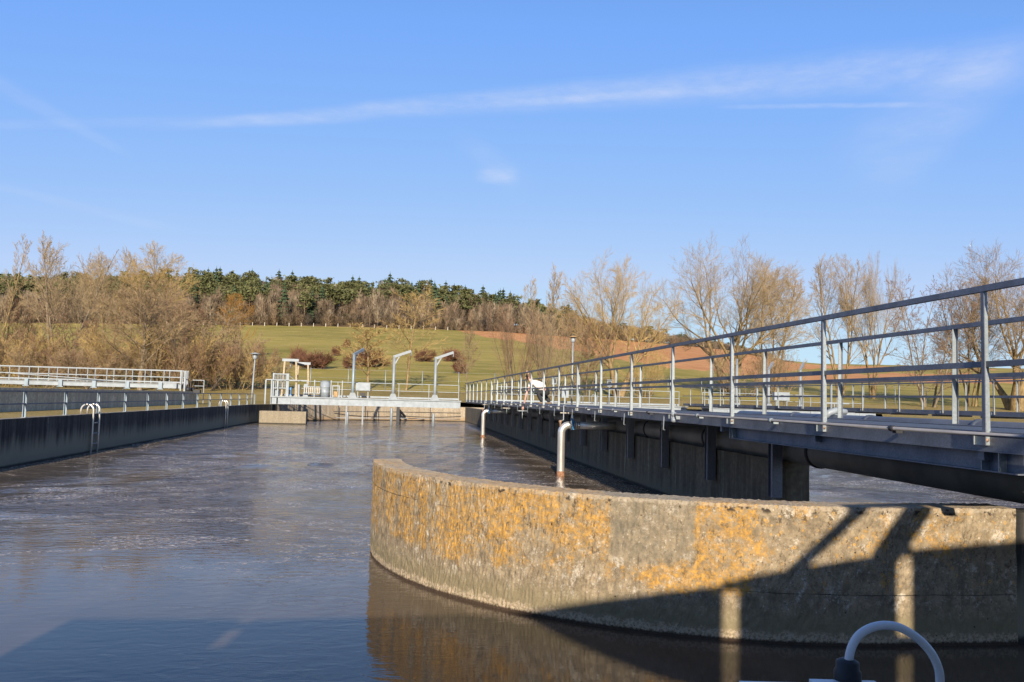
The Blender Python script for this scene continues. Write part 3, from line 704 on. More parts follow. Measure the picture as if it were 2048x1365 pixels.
# ---------------------------------------------------------------- far bridge with davits
def slat_rail(root, x0, x1, y, z, h, step, m, name='handrail', toe=True):
    MB().box(x0, x1, y-.025, y+.025, z+h-.045, z+h).box(x0, x1, y-.02, y+.02, z+h*.52-.018, z+h*.52+.018).build(name, m, root)
    n = max(1, round((x1-x0)/step))
    for i in range(n+1):
        x = x0+.03+(x1-x0-.06)*i/n; MB().box(x-.022, x+.022, y-.018, y+.018, z, z+h-.046).build('rail_post', m, root)
    if toe: MB().box(x0, x1, y-.012, y+.012, z+.05, z+.17).build('toe_board', m, root)
def bridge(x0, x1, label, y0=65.3, y1=67.2, ribs=()):
    root = thing('bridge', ((x0+x1)/2, (y0+y1)/2, 1.36), label, 'bridge')
    mb = MB().box(x0, x1, y0, y0+.12, 1.45, 1.93)
    mb.build('girder', MT['white'], root)
    MB().box(x0, x1, y1-.12, y1, 1.45, 1.93).build('girder', MT['white'], root)
    MB().box(x0-.06, x1+.06, y0-.08, y1+.08, 1.935, 2.03).build('deck', MT['palegrey'], root)
    mb = MB(); n = int((x1-x0)/1.4)
    for i in range(1, n):
        x = x0+(x1-x0)*i/n; mb.box(x-.012, x+.012, y0-.045, y0-.002, 1.452, 1.925)
    mb.box(x0, x1, y0-.07, y0-.002, 1.43, 1.449)
    mb.build('stiffener', MT['palegrey'], root)
    slat_rail(root, x0, x1, y1-.05, 2.032, 1.25, 2.45, MT['white'])
    return root
br = bridge(-9.66, 4.85, 'white steel bridge across the far end of the basin, carrying three cranes')
# front rail only on the left part
MB().box(-10.1, -7.0, 65.33, 65.38, 3.25, 3.31).build('handrail', MT['white'], br)
for x in (-10.1, -9.66, -9.2): MB().box(x-.05, x+.05, 65.30, 65.36, 1.4, 3.249).build('rail_post', MT['white'], br)
for x in (-6.45, -5.2, -4.35): MB().box(x-.035, x+.035, 65.33, 65.37, 2.032, 3.35).build('rail_post', MT['white'], br)
for x in (-3.95, -2.7): MB().box(x-.05, x+.05, 65.0, 65.1, .0, 1.43).build('support_post', MT['palegrey'], br)
for x, zt in ((-3.85, .95), (-.5, 1.32), (2.75, .98)): MB().tube([(x, 65.02, -.4), (x, 65.02, zt-.03), (x, 65.02, zt)], [.10, .10, .08], 12).build('support_post', MT['palegrey'], br)
def davit(x, y, tip, top, label, z=2.03, th=.0, m='palegrey'):
    root = thing('crane', (x, y, z), label, 'crane', 'small fixed davit cranes')
    MB().tube([(x, y, z), (x, y, z+top*.30), (x, y, z+top)], [.14, .115, .10], 14).build('mast', MT[m], root)
    e = Vector((x, y, z+top))+Vector((tip[0], tip[1], tip[2]))
    s = Vector((x, y, z+top-.02))-Vector((tip[0], tip[1], tip[2]))*.06
    MB().bar(s, e, .14, .20).build('jib', MT[m], root)
    q = Vector((x, y, z+top))+Vector(tip)*.36
    MB().bar((x, y, z+top-.72), q, .06, .09).build('brace', MT[m], root)
    MB().tube([e+Vector((0, 0, -.09)), e+Vector((0, 0, -.25)), e+Vector((-.05, 0, -.32)), e+Vector((.04, 0, -.36))], .03, 6).build('hook', MT['steel'], root)
    for s_ in (-1, 1):
        MB().add([(x-.34, y+.12*s_, z+.003), (x+.34, y+.12*s_, z+.003), (x+.16, y+.12*s_, z+.42), (x-.16, y+.12*s_, z+.42),
                  (x-.34, y+.14*s_, z+.003), (x+.34, y+.14*s_, z+.003), (x+.16, y+.14*s_, z+.42), (x-.16, y+.14*s_, z+.42)],
                 [(0, 1, 2, 3), (7, 6, 5, 4), (0, 4, 5, 1), (1, 5, 6, 2), (2, 6, 7, 3), (3, 7, 4, 0)]).build('foot_plate', MT['palegrey'], root)
    return root
davit(-3.55, 65.6, (.66, 1.6, .50), 3.42, 'blue grey crane on the far bridge, jib swung away, leftmost of three', m='bluegrey')
davit(-.43, 65.6, (1.30, 0, .46), 3.35, 'white crane on the far bridge, middle of the three, jib to the right')
davit(2.83, 65.6, (1.38, 0, .50), 3.32, 'white crane on the far bridge nearest the long walkway, jib to the right')
root = thing('tank', (-5.72, 66.2, 2.03), 'white cylindrical drum standing on the far bridge', 'drum')
MB().lathe((-5.72, 66.2, 2.032), [(.36, .0), (.36, .36), (.375, .38), (.36, .40), (.36, .78), (.375, .80), (.36, .82), (.36, 1.20)], 24).build('barrel', MT['white'], root)
MB().lathe((-5.72, 66.2, 3.233), [(.38, .0), (.38, .05), (.2, .09), (.04, .10)], 24).build('lid', MT['palegrey'], root)
root = thing('control_cabinet', (-2.8, 66.6, 2.03), 'wide white control cabinet beside the leftmost crane on the far bridge', 'cabinet')
MB().box(-3.36, -2.24, 66.2, 66.6, 2.62, 3.22).build('body', MT['white'], root)
MB().box(-3.30, -2.30, 66.17, 66.198, 2.66, 3.18).build('door', MT['white'], root)
for x in (-3.2, -2.4): MB().box(x-.04, x+.04, 66.35, 66.43, 2.032, 2.619).build('leg', MT['palegrey'], root)
MB().box(-3.0, -2.6, 66.3, 66.6, 2.2, 2.45).build('motor', MT['black'], root)
# portal frame of the sluice hoist
root = thing('hoist_frame', (-7.9, 66.5, 2.03), 'tall four legged wooden hoist frame on the left end of the far bridge', 'frame')
for yy, xa, xb, zt in ((65.7, -8.8, -7.95, 4.85), (68.6, -8.1, -7.35, 4.72)):
    for x, s in ((xa, -1), (xb, 1)): MB().bar((x+.14*s, yy, 2.03), (x, yy, zt-.12), .15, .13).build('leg', MT['wood'], root)
    MB().box(xa-.2, xb+.2, yy-.09, yy+.09, zt-.12, zt+.08).build('crossbar', MT['white'], root)
MB().bar((-8.35, 65.8, 4.66), (-7.75, 68.5, 4.55), .22, .16).build('trolley_beam', MT['black'], root)
MB().tube([(-8.4, 66.0, 4.5), (-8.4, 66.0, 4.28)], .04, 6).build('hook', MT['steel'], root)
root = thing('gate', (-8.9, 65.6, 2.03), 'tall white barred gate at the left end of the far bridge', 'gate')
MB().box(-9.62, -9.5, 65.45, 65.55, 2.03, 3.8).box(-8.62, -8.40, 65.45, 65.55, 2.03, 3.78).box(-9.499, -8.621, 65.47, 65.53, 3.70, 3.77).box(-9.499, -8.621, 65.47, 65.53, 2.62, 2.68).build('frame', MT['white'], root)
for i in range(7): MB().box(-9.42+.115*i, -9.39+.115*i, 65.485, 65.515, 2.681, 3.699).build('bar', MT['white'], root)
MB().bar((-8.38, 65.5, 3.6), (-7.95, 65.6, 3.25), .03, .03).build('stay', MT['white'], root)
for i, (x, ww, hh, col, lb) in enumerate(((-9.35, .55, .42, 'white', 'white motor box low beside the barred gate'), (-8.35, .22, .6, 'blue', 'narrow blue pump next to the hoist frame'),
                                           (-7.8, .35, .85, 'white', 'white drive box between the hoist legs'), (-7.15, .3, .9, 'white', 'white drive box right of the hoist frame'))):
    root = thing('motor_box', (x, 66, 2.03), lb, 'machine')
    MB().box(x-ww/2, x+ww/2, 65.8, 66.2, 2.12, 2.12+hh).build('housing', MT[col], root)
    MB().box(x-ww/2-.05, x+ww/2+.05, 65.75, 66.25, 2.032, 2.119).build('base', MT['palegrey'], root)
    MB().box(x-ww*.28, x+ww*.28, 65.77, 65.799, 2.2, 2.12+hh*.7).build('cover', MT['black' if i == 1 else 'palegrey'], root)
root = thing('barrier', (-6.75, 65.7, 2.03), 'low slatted white barrier between the hoist frame and the drum', 'barrier')
MB().box(-7.3, -6.05, 65.5, 65.56, 2.78, 2.84).box(-7.3, -6.05, 65.5, 65.56, 2.3, 2.36).build('frame', MT['white'], root)
for i in range(9): MB().box(-7.22+.14*i, -7.15+.14*i, 65.51, 65.55, 2.361, 2.779).build('slat', MT['birch'], root)
root = thing('stand', (-4.85, 66, 2.03), 'small white box frame beside the drum on the far bridge', 'frame')
MB().box(-5.15, -5.07, 65.6, 65.66, 2.04, 2.98).box(-4.63, -4.55, 65.6, 65.66, 2.04, 2.98).box(-5.069, -4.631, 65.6, 65.66, 2.9, 2.98).build('frame', MT['white'], root)
MB().box(-5.0, -4.7, 65.62, 65.9, 2.1, 2.5).build('crate', MT['brownpaint'], root)
# things below the bridge at the far round wall
root = thing('gauge_post', (.02, 77.2, 0), 'dark vertical post with an arm in front of the pale far wall', 'post')
MB().box(-.15, .15, 77.0, 77.3, -.4, 1.45).build('post', MT['black'], root)
MB().bar((.1, 77.1, 1.0), (.7, 78.0, .35), .14, .16).build('arm', MT['black'], root)
root = thing('guard_rail', (0, 77.6, .5), 'thin dark horizontal rails along the foot of the pale far wall', 'railing')
MB().tube([(-5.6, 74.2, .78), (0.4, 77.6, .80), (5.9, 78.9, .80)], .035, 6).build('rail', MT['black'], root)
MB().tube([(-5.6, 74.2, .22), (0.4, 77.6, .22), (5.9, 78.9, .22)], .035, 6).build('rail', MT['white'], root)
for x, y in ((-5.2, 74.43), (-2.9, 75.73), (-1.9, 76.3), (3.0, 78.1)): MB().tube([(x, y, .02), (x, y, 1.35)], .03, 6).build('post', MT['black'], root)

# bridges right of the walkway
b2 = bridge(7.9, 23.4, 'white steel bridge behind the near walkway, spanning the right half of the basin')
b3 = bridge(25.4, 40.0, 'white steel bridge of the far right basin with cranes and a box')
for i, (x, h) in enumerate(((30.6, 3.3), (33.4, 3.35))):
    davit(x, 65.6, (.9, 1.2, .62), h, ('crane with tilted jib on the far right bridge, left of the white box', 'crane with long tilted jib on the far right bridge, right of the white box')[i])
davit(27.8, 65.6, (.55, 1.2, .5), 3.55, 'crane on the far right bridge almost hidden behind a railing post')
root = thing('control_cabinet', (32.1, 66.4, 2.03), 'white control cabinet on the far right bridge between two cranes', 'cabinet')
MB().box(31.4, 32.75, 66.2, 66.6, 2.75, 3.45).build('body', MT['white'], root)
for x in (31.6, 32.55): MB().box(x-.04, x+.04, 66.3, 66.38, 2.032, 2.749).build('leg', MT['palegrey'], root)
MB().box(31.95, 32.2, 66.17, 66.199, 3.1, 3.2).build('handle', MT['black'], root)
root = thing('control_cabinet', (13.3, 65.8, 2.03), 'small white switch box on a post behind the near walkway', 'cabinet')
MB().box(13.05, 13.62, 65.7, 66.0, 2.5, 3.3).build('body', MT['white'], root)
MB().box(12.98, 13.72, 65.62, 66.08, 3.302, 3.35).build('roof', MT['palegrey'], root)
MB().box(13.3, 13.38, 65.8, 65.9, 2.032, 2.499).build('leg', MT['white'], root)
def meter(x, z, label):
    root = thing('measuring_box', (x, 66, 2.03), label, 'instrument', 'grey measuring boxes on posts')
    MB().box(x-.2, x+.2, 65.9, 66.1, z, z+.52).build('body', MT['palegrey'], root)
    MB().box(x-.14, x+.14, 65.87, 65.899, z+.1, z+.42).build('display', MT['black'], root)
    MB().box(x-.27, x+.27, 65.78, 66.15, z+.521, z+.56).build('roof', MT['palegrey'], root)
    MB().tube([(x, 66, 2.032), (x, 66, z-.001)], .05, 8).build('post', MT['white'], root)
meter(12.45, 3.55, 'grey measuring box on a thin post left of the tall lamp')
meter(17.05, 3.5, 'grey measuring box on a thin post behind the middle of the near railing')
for i, (x, lb) in enumerate(((14.4, 'pair of small pale hoops on the bridge right of the lamp'), (15.6, 'pair of tall pale hoops on the bridge left of the measuring box'))):
    root = thing('hoop_rail', (x, 65.6, 2.03), lb, 'rail', 'pale hoop handles')
    for dx in (0, .3):
        pts = [(x+dx-.12, 65.5+dx, 2.03), (x+dx-.12, 65.5+dx, 2.55+.12*i)]+[(x+dx-.12*math.cos(a), 65.5+dx, 2.55+.12*i+.12*math.sin(a)) for a in [math.pi*k/6 for k in range(1, 6)]]+[(x+dx+.12, 65.5+dx, 2.55+.12*i), (x+dx+.12, 65.5+dx, 2.03)]
        MB().tube(pts, .028, 6).build('hoop', MT['white'], root)
# ---------------------------------------------------------------- left travelling bridge
root = thing('bridge', (-27, 61, 2.3), 'long white travelling bridge with double handrails over the raised tank on the left', 'bridge')
MB().box(-42, -14.9, 59.6, 59.72, 2.40, 2.66).build('girder', MT['white'], root)
MB().box(-42, -14.9, 61.0, 61.12, 2.40, 2.66).build('girder', MT['white'], root)
MB().box(-42, -14.9, 59.55, 61.17, 2.663, 2.70).build('deck', MT['palegrey'], root)
for y, hh in ((59.65, 0), (61.05, 0)):
    MB().box(-42, -14.75, y-.025, y+.025, 3.60, 3.65).box(-42, -14.75, y-.02, y+.02, 3.15, 3.19).box(-42, -14.75, y-.012, y+.012, 2.78, 2.86).build('handrail', MT['white'], root)
    x = -14.8
    while x > -42:
        MB().box(x-.022, x+.022, y-.02, y+.02, 2.702, 3.599).build('rail_post', MT['white'], root); x -= 1.24
for i in range(12):
    x = -16.2-2.15*i
    MB().box(x-.12, x+.12, 59.45, 59.598, 2.36, 2.78).box(x-.2, x+.2, 59.42, 59.6, 2.30, 2.355).build('bracket', MT['bluegrey'], root)
    MB().bar((x-.3, 59.5, 2.29), (x+.05, 59.5, 2.05), .06, .06).build('stay', MT['black'], root)
MB().bar((-27.5, 59.5, 3.22), (-19.0, 59.5, 2.80), .05, .05).build('pipe', MT['white'], root)
MB().box(-14.95, -14.85, 59.55, 59.62, 2.25, 3.66).box(-14.95, -14.85, 61.0, 61.1, 2.25, 3.66).box(-15.9, -15.1, 59.3, 59.5, 2.4, 2.75).build('end_frame', MT['white'], root)
MB().box(-14.68, -14.57, 59.5, 59.64, 1.6, 3.60).build('end_post', MT['white'], root)
for y in (59.7, 61.0): MB().tube([(-14.55, y, 2.36), (-14.3, y, 2.36)], .14, 14).build('wheel', MT['black'], root)
MB().box(-14.2, -13.75, 60.2, 60.6, 2.05, 2.35).build('buffer', MT['black'], root)
MB().box(-14.5, -13.7, 61.2, 61.24, 3.0, 3.05).box(-13.74, -13.7, 61.2, 61.24, 1.4, 3.0).box(-14.5, -13.75, 61.2, 61.24, 2.6, 2.64).build('side_ladder', MT['white'], root)

# ---------------------------------------------------------------- lamps
def lamp(x, y, z, h, s, label, hat='palegrey', lean=0.0):
    root = thing('street_lamp', (x, y, z), label, 'lamp', 'mushroom shaped park lamps')
    MB().tube([(x, y, z), (x+lean*.3, y, z+h*.3), (x+lean, y, z+h)], [.075*s, .065*s, .05*s], 12).build('pole', MT['white'], root)
    MB().lathe((x+lean, y, z+h), [(.05*s, 0), (.14*s, .04*s), (.16*s, .10*s), (.19*s, .42*s), (.15*s, .44*s)], 18).build('lantern', MT['white'], root)
    MB().lathe((x+lean, y, z+h+.445*s), [(.20*s, 0), (.42*s, .0), (.43*s, .025*s), (.10*s, .12*s), (.03*s, .15*s)], 20).build('shade', MT[hat], root)
lamp(-11.28, 66.4, 1.36, 3.45, .95, 'mushroom shaped white lamp standing at the left end of the far bridge', 'palegrey', .1)
lamp(7.18, 34, 2.1, 2.62, .50, 'tall mushroom lamp with ochre hat rising behind the near walkway railing', 'brownpaint')
lamp(17.4, 80, 1.6, 3.1, .55, 'small distant white lamp just right of the ochre hatted lamp', 'white')

# ---------------------------------------------------------------- fence
root = thing('chain_link_fence', (0, 93, 2.4), 'thin grey chain link fence posts and wires along the foot of the meadow', 'fence')
xs = [-42+4.05*i for i in range(27)]
for x in xs:
    MB().tube([(x, 92.6, gz(x, 92.6)-.2), (x, 92.6, gz(x, 92.6)+2.35)], .04, 6).build('post', MT['steel'], root)
mb = MB()
for dz in (2.25, 1.3, .3): mb.tube([(x, 92.6, gz(x, 92.6)+dz) for x in xs], .008, 4)
mb.build('wire', MT['steel'], root)

root = thing('pasture_fence', (0, 326, 28), 'tiny pale fence posts along the upper edge of the meadow below the wood', 'fence')
for i in range(22):
    xx = 380+i*24.5; z0 = ground_z(xx, 326.5); X = px_to_X(xx, 326.5)
    MB().box(X-.11, X+.11, 326.4, 326.6, z0-.2, z0+1.35).build('post', MT['birch'], root)
# ---------------------------------------------------------------- added screen, unseen behind the camera, shaped to cast the foreground shadow
root = thing('shadow_screen', (0, -1, 0), 'unseen slotted screen behind the camera, added to cast the foreground shadow', 'shadow_screen')
def panel(x0, x1, z0a, ztl, ztr):
    MB().add([(x0, -1.0, z0a), (x1, -1.0, z0a), (x1, -1.0, ztr), (x0, -1.0, ztl), (x0, -1.06, z0a), (x1, -1.06, z0a), (x1, -1.06, ztr), (x0, -1.06, ztl)],
             [(0, 1, 2, 3), (7, 6, 5, 4), (0, 4, 5, 1), (1, 5, 6, 2), (2, 6, 7, 3), (3, 7, 4, 0)]).build('panel', MT['tankwall'], root)
panel(-4.35, -2.71, .2, 4.24, 4.20)
panel(-2.57, 2.12, .2, 4.19, 4.33)
panel(2.27, 3.82, .2, 4.39, 4.59)
panel(3.98, 9.0, .2, 4.62, 5.0)
for xa, xb, za in ((-2.711, -2.569, 4.06), (2.119, 2.271, 4.29), (3.819, 3.981, 4.56)):
    MB().box(xa, xb, -1.05, -1.01, za, za+.09).build('tie_board', MT['tankwall'], root)
    MB().box(xa, xb, -1.05, -1.01, .2, 3.80).build('filler_board', MT['tankwall'], root)
MB().bar((2.76, -1.03, 4.42), (3.50, -1.03, 5.06), .10, .09).build('strut', MT['tankwall'], root)
MB().bar((3.66, -1.03, 4.5), (4.12, -1.03, 5.10), .22, .2).build('strut', MT['tankwall'], root)
MB().bar((3.3, -1.03, 5.06), (9.4, -1.03, 5.75), .10, .08).build('strut', MT['tankwall'], root)
tag(MB().box(-5, 9, -3.5, .35, .3, .5).build('platform', MT['tankwall']), 'concrete platform under the camera', 'platform')

# terminal box in the lower right corner
D = 1.0
root = thing('terminal_box', (.52, .97, 1.6), 'white terminal box with black cable gland and looping pale cable in the lower right corner', 'terminal box')
def P3(x, y, d=1.0): return Vector((0, 0, CAM_Z))+pxdir(x, y)*d
mb = MB()
for a, b in (((1478, 1362), (1612, 1356)), ((1618, 1358), (1758, 1352))):
    p, q = P3(*a), P3(*b); zt = p.z
    mb2 = MB(); dx = (q-p); dx.z = 0; nrm = Vector((dx.y, -dx.x, 0)).normalized()
    v = [p, p+dx*.93, p+dx*1.12+nrm*.12, p+nrm*.12]
    v = [Vector((t.x, t.y, zt)) for t in v]
    mb2.add([tuple(t) for t in v]+[(t.x, t.y, zt-.012) for t in v], [(0, 1, 2, 3), (7, 6, 5, 4), (0, 4, 5, 1), (1, 5, 6, 2), (2, 6, 7, 3), (3, 7, 4, 0)])
    mb2.build('lid', MT['cable'], root)
g = P3(1695, 1362)
MB().lathe((g.x, g.y, g.z-.03), [(.017, 0), (.017, .02), (.014, .025), (.016, .03), (.016, .042), (.0135, .045), (.0135, .053), (.008, .056)], 14).build('cable_gland', MT['black'], root)
cp = [(1697, 1352), (1697, 1325), (1703, 1296), (1717, 1272), (1740, 1257), (1768, 1251), (1800, 1256), (1835, 1277), (1862, 1306), (1877, 1338), (1880, 1370), (1878, 1420)]
def spline(P, n=8):
    out = []
    for i in range(len(P)-1):
        a, b, c, d = P[max(i-1, 0)], P[i], P[i+1], P[min(i+2, len(P)-1)]
        for j in range(n):
            t = j/n; out.append(.5*((2*b)+(c-a)*t+(2*a-5*b+4*c-d)*t*t+(3*b-a-3*c+d)*t*t*t))
    return out+[P[-1]]
MB().tube(spline([P3(x, y, 1.0) for x, y in cp]), .0051, 14).build('cable', MT['cable'], root)
MB().box(.40, .62, .84, 1.0, 1.80, 1.93).build('housing', MT['palegrey'], root)
MB().box(.49, .54, .90, .95, .5, 1.799).build('post', MT['steel'], root)

# ---------------------------------------------------------------- bare trees
def grow(seed, H, prm):
    rng = random.Random(seed); tr, cr = MB(), MB()
    seg, wig, up, cnt, ang, t0, ln, rr, minr = (prm[k] for k in ('seg', 'wig', 'up', 'cnt', 'ang', 't0', 'len', 'rr', 'minr'))
    env = prm.get('env'); maxl = len(cnt)-1; gauss, rnd, uni = rng.gauss, rng.random, rng.uniform
    V_, F_ = cr.v, cr.f
    def twig(p, d, L, r):
        """a bent three-sided twig of two joints, written straight into the crown"""
        px, py, pz = p; dx, dy, dz = d
        if abs(dz) < .9: ax, ay, az = -dy, dx, 0.0
        else: ax, ay, az = 1.0, 0.0, 0.0
        bx, by, bz = dy*az-dz*ay, dz*ax-dx*az, dx*ay-dy*ax
        b = len(V_); h = L*.5
        mx, my, mz = px+dx*h, py+dy*h, pz+dz*h
        ex, ey, ez = mx+(dx+gauss(0, .18))*h, my+(dy+gauss(0, .18))*h, mz+(dz+.16+gauss(0, .12))*h
        for (qx, qy, qz, q) in ((px, py, pz, r), (mx, my, mz, r*.8), (ex, ey, ez, r*.5)):
            for c, s_ in ((1, 0), (-.5, .866), (-.5, -.866)):
                V_.append((qx+(ax*c+bx*s_)*q, qy+(ay*c+by*s_)*q, qz+(az*c+bz*s_)*q))
        for o in (b, b+3):
            F_.append((o, o+1, o+4, o+3)); F_.append((o+1, o+2, o+5, o+4)); F_.append((o+2, o, o+3, o+5))
        return (mx, my, mz), (ex, ey, ez)
    def branch(p, d, L, r, lev):
        if lev >= maxl:
            twig(p, d, L, r); return
        n = seg[lev]; pts = [p]; ds = [d]
        for i in range(n):
            d = Vector((d.x+gauss(0, wig[lev]), d.y+gauss(0, wig[lev]), d.z+gauss(0, wig[lev]*.7)+up[lev])).normalized()
            p = p+d*(L/n); pts.append(p); ds.append(d)
        rs = [max(minr, r*(1-.8*i/n)) for i in range(n+1)]
        (tr if lev <= prm.get('tl', 1) else cr).tube(pts, rs, (8, 6, 4, 3, 3)[lev], cap=False)
        c = cnt[lev]; a0 = rnd()*6.28; dens = prm.get('tip', .75)
        for j in range(c):
            t = (j+rnd()*.9)/c; t = t0[lev]+(1-t0[lev])*t**dens; f = min(t*n, n-.001); i = int(f); f -= i
            q = pts[i].lerp(pts[i+1], f); dd = ds[i+1]
            az = a0+2.4*j+uni(-.5, .5); ref = Vector((0, 0, 1)) if abs(dd.z) < .9 else Vector((1, 0, 0))
            e1 = dd.cross(ref).normalized(); e2 = dd.cross(e1)
            an = R(ang[lev])*uni(.6, 1.25)*(1-.35*t)
            nd = dd*math.cos(an)+(e1*math.cos(az)+e2*math.sin(az))*math.sin(an)
            shp = (1-prm.get('cone', .5)*t)
            nd = nd.normalized(); nl = L*ln[lev]*shp*uni(.75, 1.2)
            if env:                                # keep the tips inside a rounded crown
                for _ in range(3):
                    e = q+nd*nl; f_ = ((e.x*e.x+e.y*e.y)/(env[1]*H)**2+((e.z-env[0]*H)/(env[2]*H))**2)
                    if f_ > 1 and e.z > env[0]*H*.6: nl *= max(.35, 1/f_**.75)
            branch(q, nd, nl, max(minr, r*(1-.75*t)*rr[lev]), lev+1)
    st = prm.get('stems', 1); sp = R(prm.get('spread', 20))
    for k in range(st):
        az = 6.283*k/st+uni(-.4, .4); an = (uni(0, .06) if st == 1 else sp*uni(.4, 1.2))
        d = Vector((math.cos(az)*math.sin(an), math.sin(az)*math.sin(an), math.cos(an)))
        off = Vector((math.cos(az), math.sin(az), 0))*(prm.get('base', .25) if st > 1 else 0)
        branch(off, d, H*prm['tlen']*uni(.85, 1.08), H*prm['tr']*uni(.8, 1.15), 0)
    cr.m += [0]*(len(cr.f)-len(cr.m)); cr.s += [True]*(len(cr.f)-len(cr.s))
    return tr, cr
WILLOW = dict(stems=3, spread=24, base=.35, tlen=.34, tr=.025, seg=(4, 7, 5, 4), wig=(.06, .10, .13, .15), up=(.0, .035, .045, .045), cnt=(5, 14, 10, 9, 0), ang=(46, 52, 48, 44), t0=(.45, .22, .15, .12), len=(1.75, .40, .46, .50), rr=(.66, .5, .45, .6), minr=.0085, cone=.25, tl=1, env=(.58, .44, .42))
OAK = dict(stems=1, tlen=.82, tr=.017, seg=(8, 6, 4, 3), wig=(.05, .10, .14, .15), up=(.02, .045, .04, .04), cnt=(22, 11, 9, 6, 0), ang=(56, 50, 44, 42), t0=(.22, .15, .12, .1), len=(.58, .48, .48, .5), rr=(.5, .5, .5, .6), minr=.009, cone=.36, env=(.60, .36, .40))
ALDER = dict(stems=4, spread=17, base=.5, tlen=.93, tr=.0105, seg=(9, 5, 3, 3), wig=(.06, .1, .13, .15), up=(.02, .045, .04, .04), cnt=(20, 9, 7, 5, 0), ang=(52, 46, 44, 42), t0=(.25, .15, .12, .1), len=(.40, .48, .50, .5), rr=(.45, .5, .5, .6), minr=.009, cone=.42, env=(.58, .30, .42))
DENSE = dict(stems=5, spread=17, base=.7, tlen=.93, tr=.009, seg=(8, 5, 3, 3), wig=(.06, .12, .15, .17), up=(.02, .02, .02, .03), cnt=(18, 8, 7, 4, 0), ang=(64, 50, 46, 42), t0=(.05, .12, .12, .1), len=(.36, .48, .50, .5), rr=(.42, .5, .5, .6), minr=.0095, cone=.6)
POPLAR = dict(stems=3, spread=8, base=.3, tlen=.97, tr=.009, seg=(9, 4, 3, 3), wig=(.03, .06, .1, .12), up=(.05, .14, .1, .08), cnt=(22, 8, 6, 4, 0), ang=(36, 32, 32, 32), t0=(.15, .15, .12, .1), len=(.24, .48, .48, .48), rr=(.45, .5, .5, .6), minr=.009, cone=.5)
THICKET = dict(stems=16, spread=36, base=1.2, tlen=.95, tr=.009, seg=(5, 4, 3), wig=(.1, .14, .16), up=(.05, .05, .04), cnt=(9, 8, 6, 0), ang=(44, 44, 42), t0=(.1, .12, .1), len=(.44, .48, .5), rr=(.5, .55, .6), minr=.009, cone=.45, tl=0)
SPARSE = dict(stems=1, tlen=.97, tr=.0065, seg=(9, 5, 3), wig=(.03, .1, .13), up=(.02, .06, .05), cnt=(30, 11, 9, 0), ang=(50, 44, 40), t0=(.2, .12, .1), len=(.32, .46, .48), rr=(.45, .55, .6), minr=.009, cone=.5)
def tree(x, Y, top, prm, bark, twig, label, seed, name='bare_tree', cat='tree', wid=1.0, group='bare trees behind the basins', wpx=None):
    X = px_to_X(x, Y); z0 = gz(X, Y)-.1
    zt = CAM_Z+(hor(x)-top)*dep(x, Y)/F_PX; H = zt-z0
    tr, cr = grow(seed, H, prm)
    zz = sorted(v[2] for v in cr.v[::7]); k = H/zz[int(len(zz)*.9985)]
    if wpx:
        xs = sorted(v[0] for v in cr.v[::7]); n_ = len(xs); wid = wpx*dep(x, Y)/F_PX/(k*(xs[int(n_*.985)]-xs[int(n_*.015)]))
    root = thing(name, (X, Y, z0), label, cat, group)
    for mb, nm, m in ((tr, 'trunk' if cat == 'tree' else 'stems', bark), (cr, 'crown' if cat == 'tree' else 'twigs', twig)):
        mb.v = [(X+a*k*wid, Y+b*k*wid, z0+c*k) for a, b, c in mb.v]
        mb.build(nm, MT[m], root)
    return root
tree(-10, 100, 472, POPLAR, 'barky', 'twigg', 'pale upright poplar at the left edge of the photo', 11, wid=1.15, wpx=90)
tree(118, 96, 476, ALDER, 'bark', 'twigg', 'tall grey many stemmed tree rising highest on the left, behind the white bridge', 12, wid=.95, wpx=165)
tree(40, 104, 590, DENSE, 'barkd', 'twigr', 'broad reddish brown tree at the far left below the poplar', 13, wid=1.1, wpx=140)
tree(212, 128, 494, ALDER, 'barky', 'twigg', 'pale topped tree between the tall grey tree and the round crowned tree', 14, wid=.8, wpx=115)
tree(303, 124, 485, OAK, 'barky', 'twigy', 'yellowish round crowned tree standing behind the left trees', 15, wid=.85, wpx=135)
tree(284, 84, 562, OAK, 'bark', 'twigb', 'forked brown tree right behind the middle of the white bridge', 16, wid=.9, wpx=185)
tree(178, 92, 622, DENSE, 'bark', 'twigr', 'rusty brown bushy tree between the tall grey tree and the forked tree', 17, wid=.9, wpx=140)
tree(395, 92, 585, DENSE, 'bark', 'twigb', 'wide olive brown tree left of the mushroom lamp', 18, wid=1.15, wpx=210)
tree(470, 150, 588, OAK, 'barky', 'twigo', 'orange brown round tree at the meadow edge above the mushroom lamp', 19, wid=.8, wpx=70)
tree(352, 110, 605, ALDER, 'bark', 'twigr', 'brown tree between the forked tree and the olive brown tree', 20, wpx=120)
tree(815, 98, 568, SPARSE, 'barky', 'twigy', 'slender pale tree rising in front of the meadow behind the middle crane', 21, wid=1.1, wpx=115)
tree(738, 97, 650, SPARSE, 'barky', 'twigy', 'small yellowish tree between the left crane and the middle crane', 22, wid=1.5, wpx=100)
tree(1085, 92, 533, POPLAR, 'bark', 'twigg', 'narrow upright tree just left of the ochre hatted lamp', 23, wid=1.1, wpx=75)
tree(1238, 96, 503, WILLOW, 'barky', 'twigy', 'spreading willow with yellow bark right of the ochre hatted lamp', 24, wid=1.12, wpx=245)
tree(1462, 106, 468, WILLOW, 'barky', 'twigg', 'largest spreading willow in the right middle of the photo', 42, wid=1.0, wpx=262)
tree(1545, 111, 535, ALDER, 'barky', 'twigg', 'lower slender tree on the right flank of the largest willow', 26, wid=.8, wpx=130)
tree(1682, 110, 512, ALDER, 'barky', 'twigg', 'bare tree left of the twin pair in front of the open sky', 28, wid=.8, wpx=120)
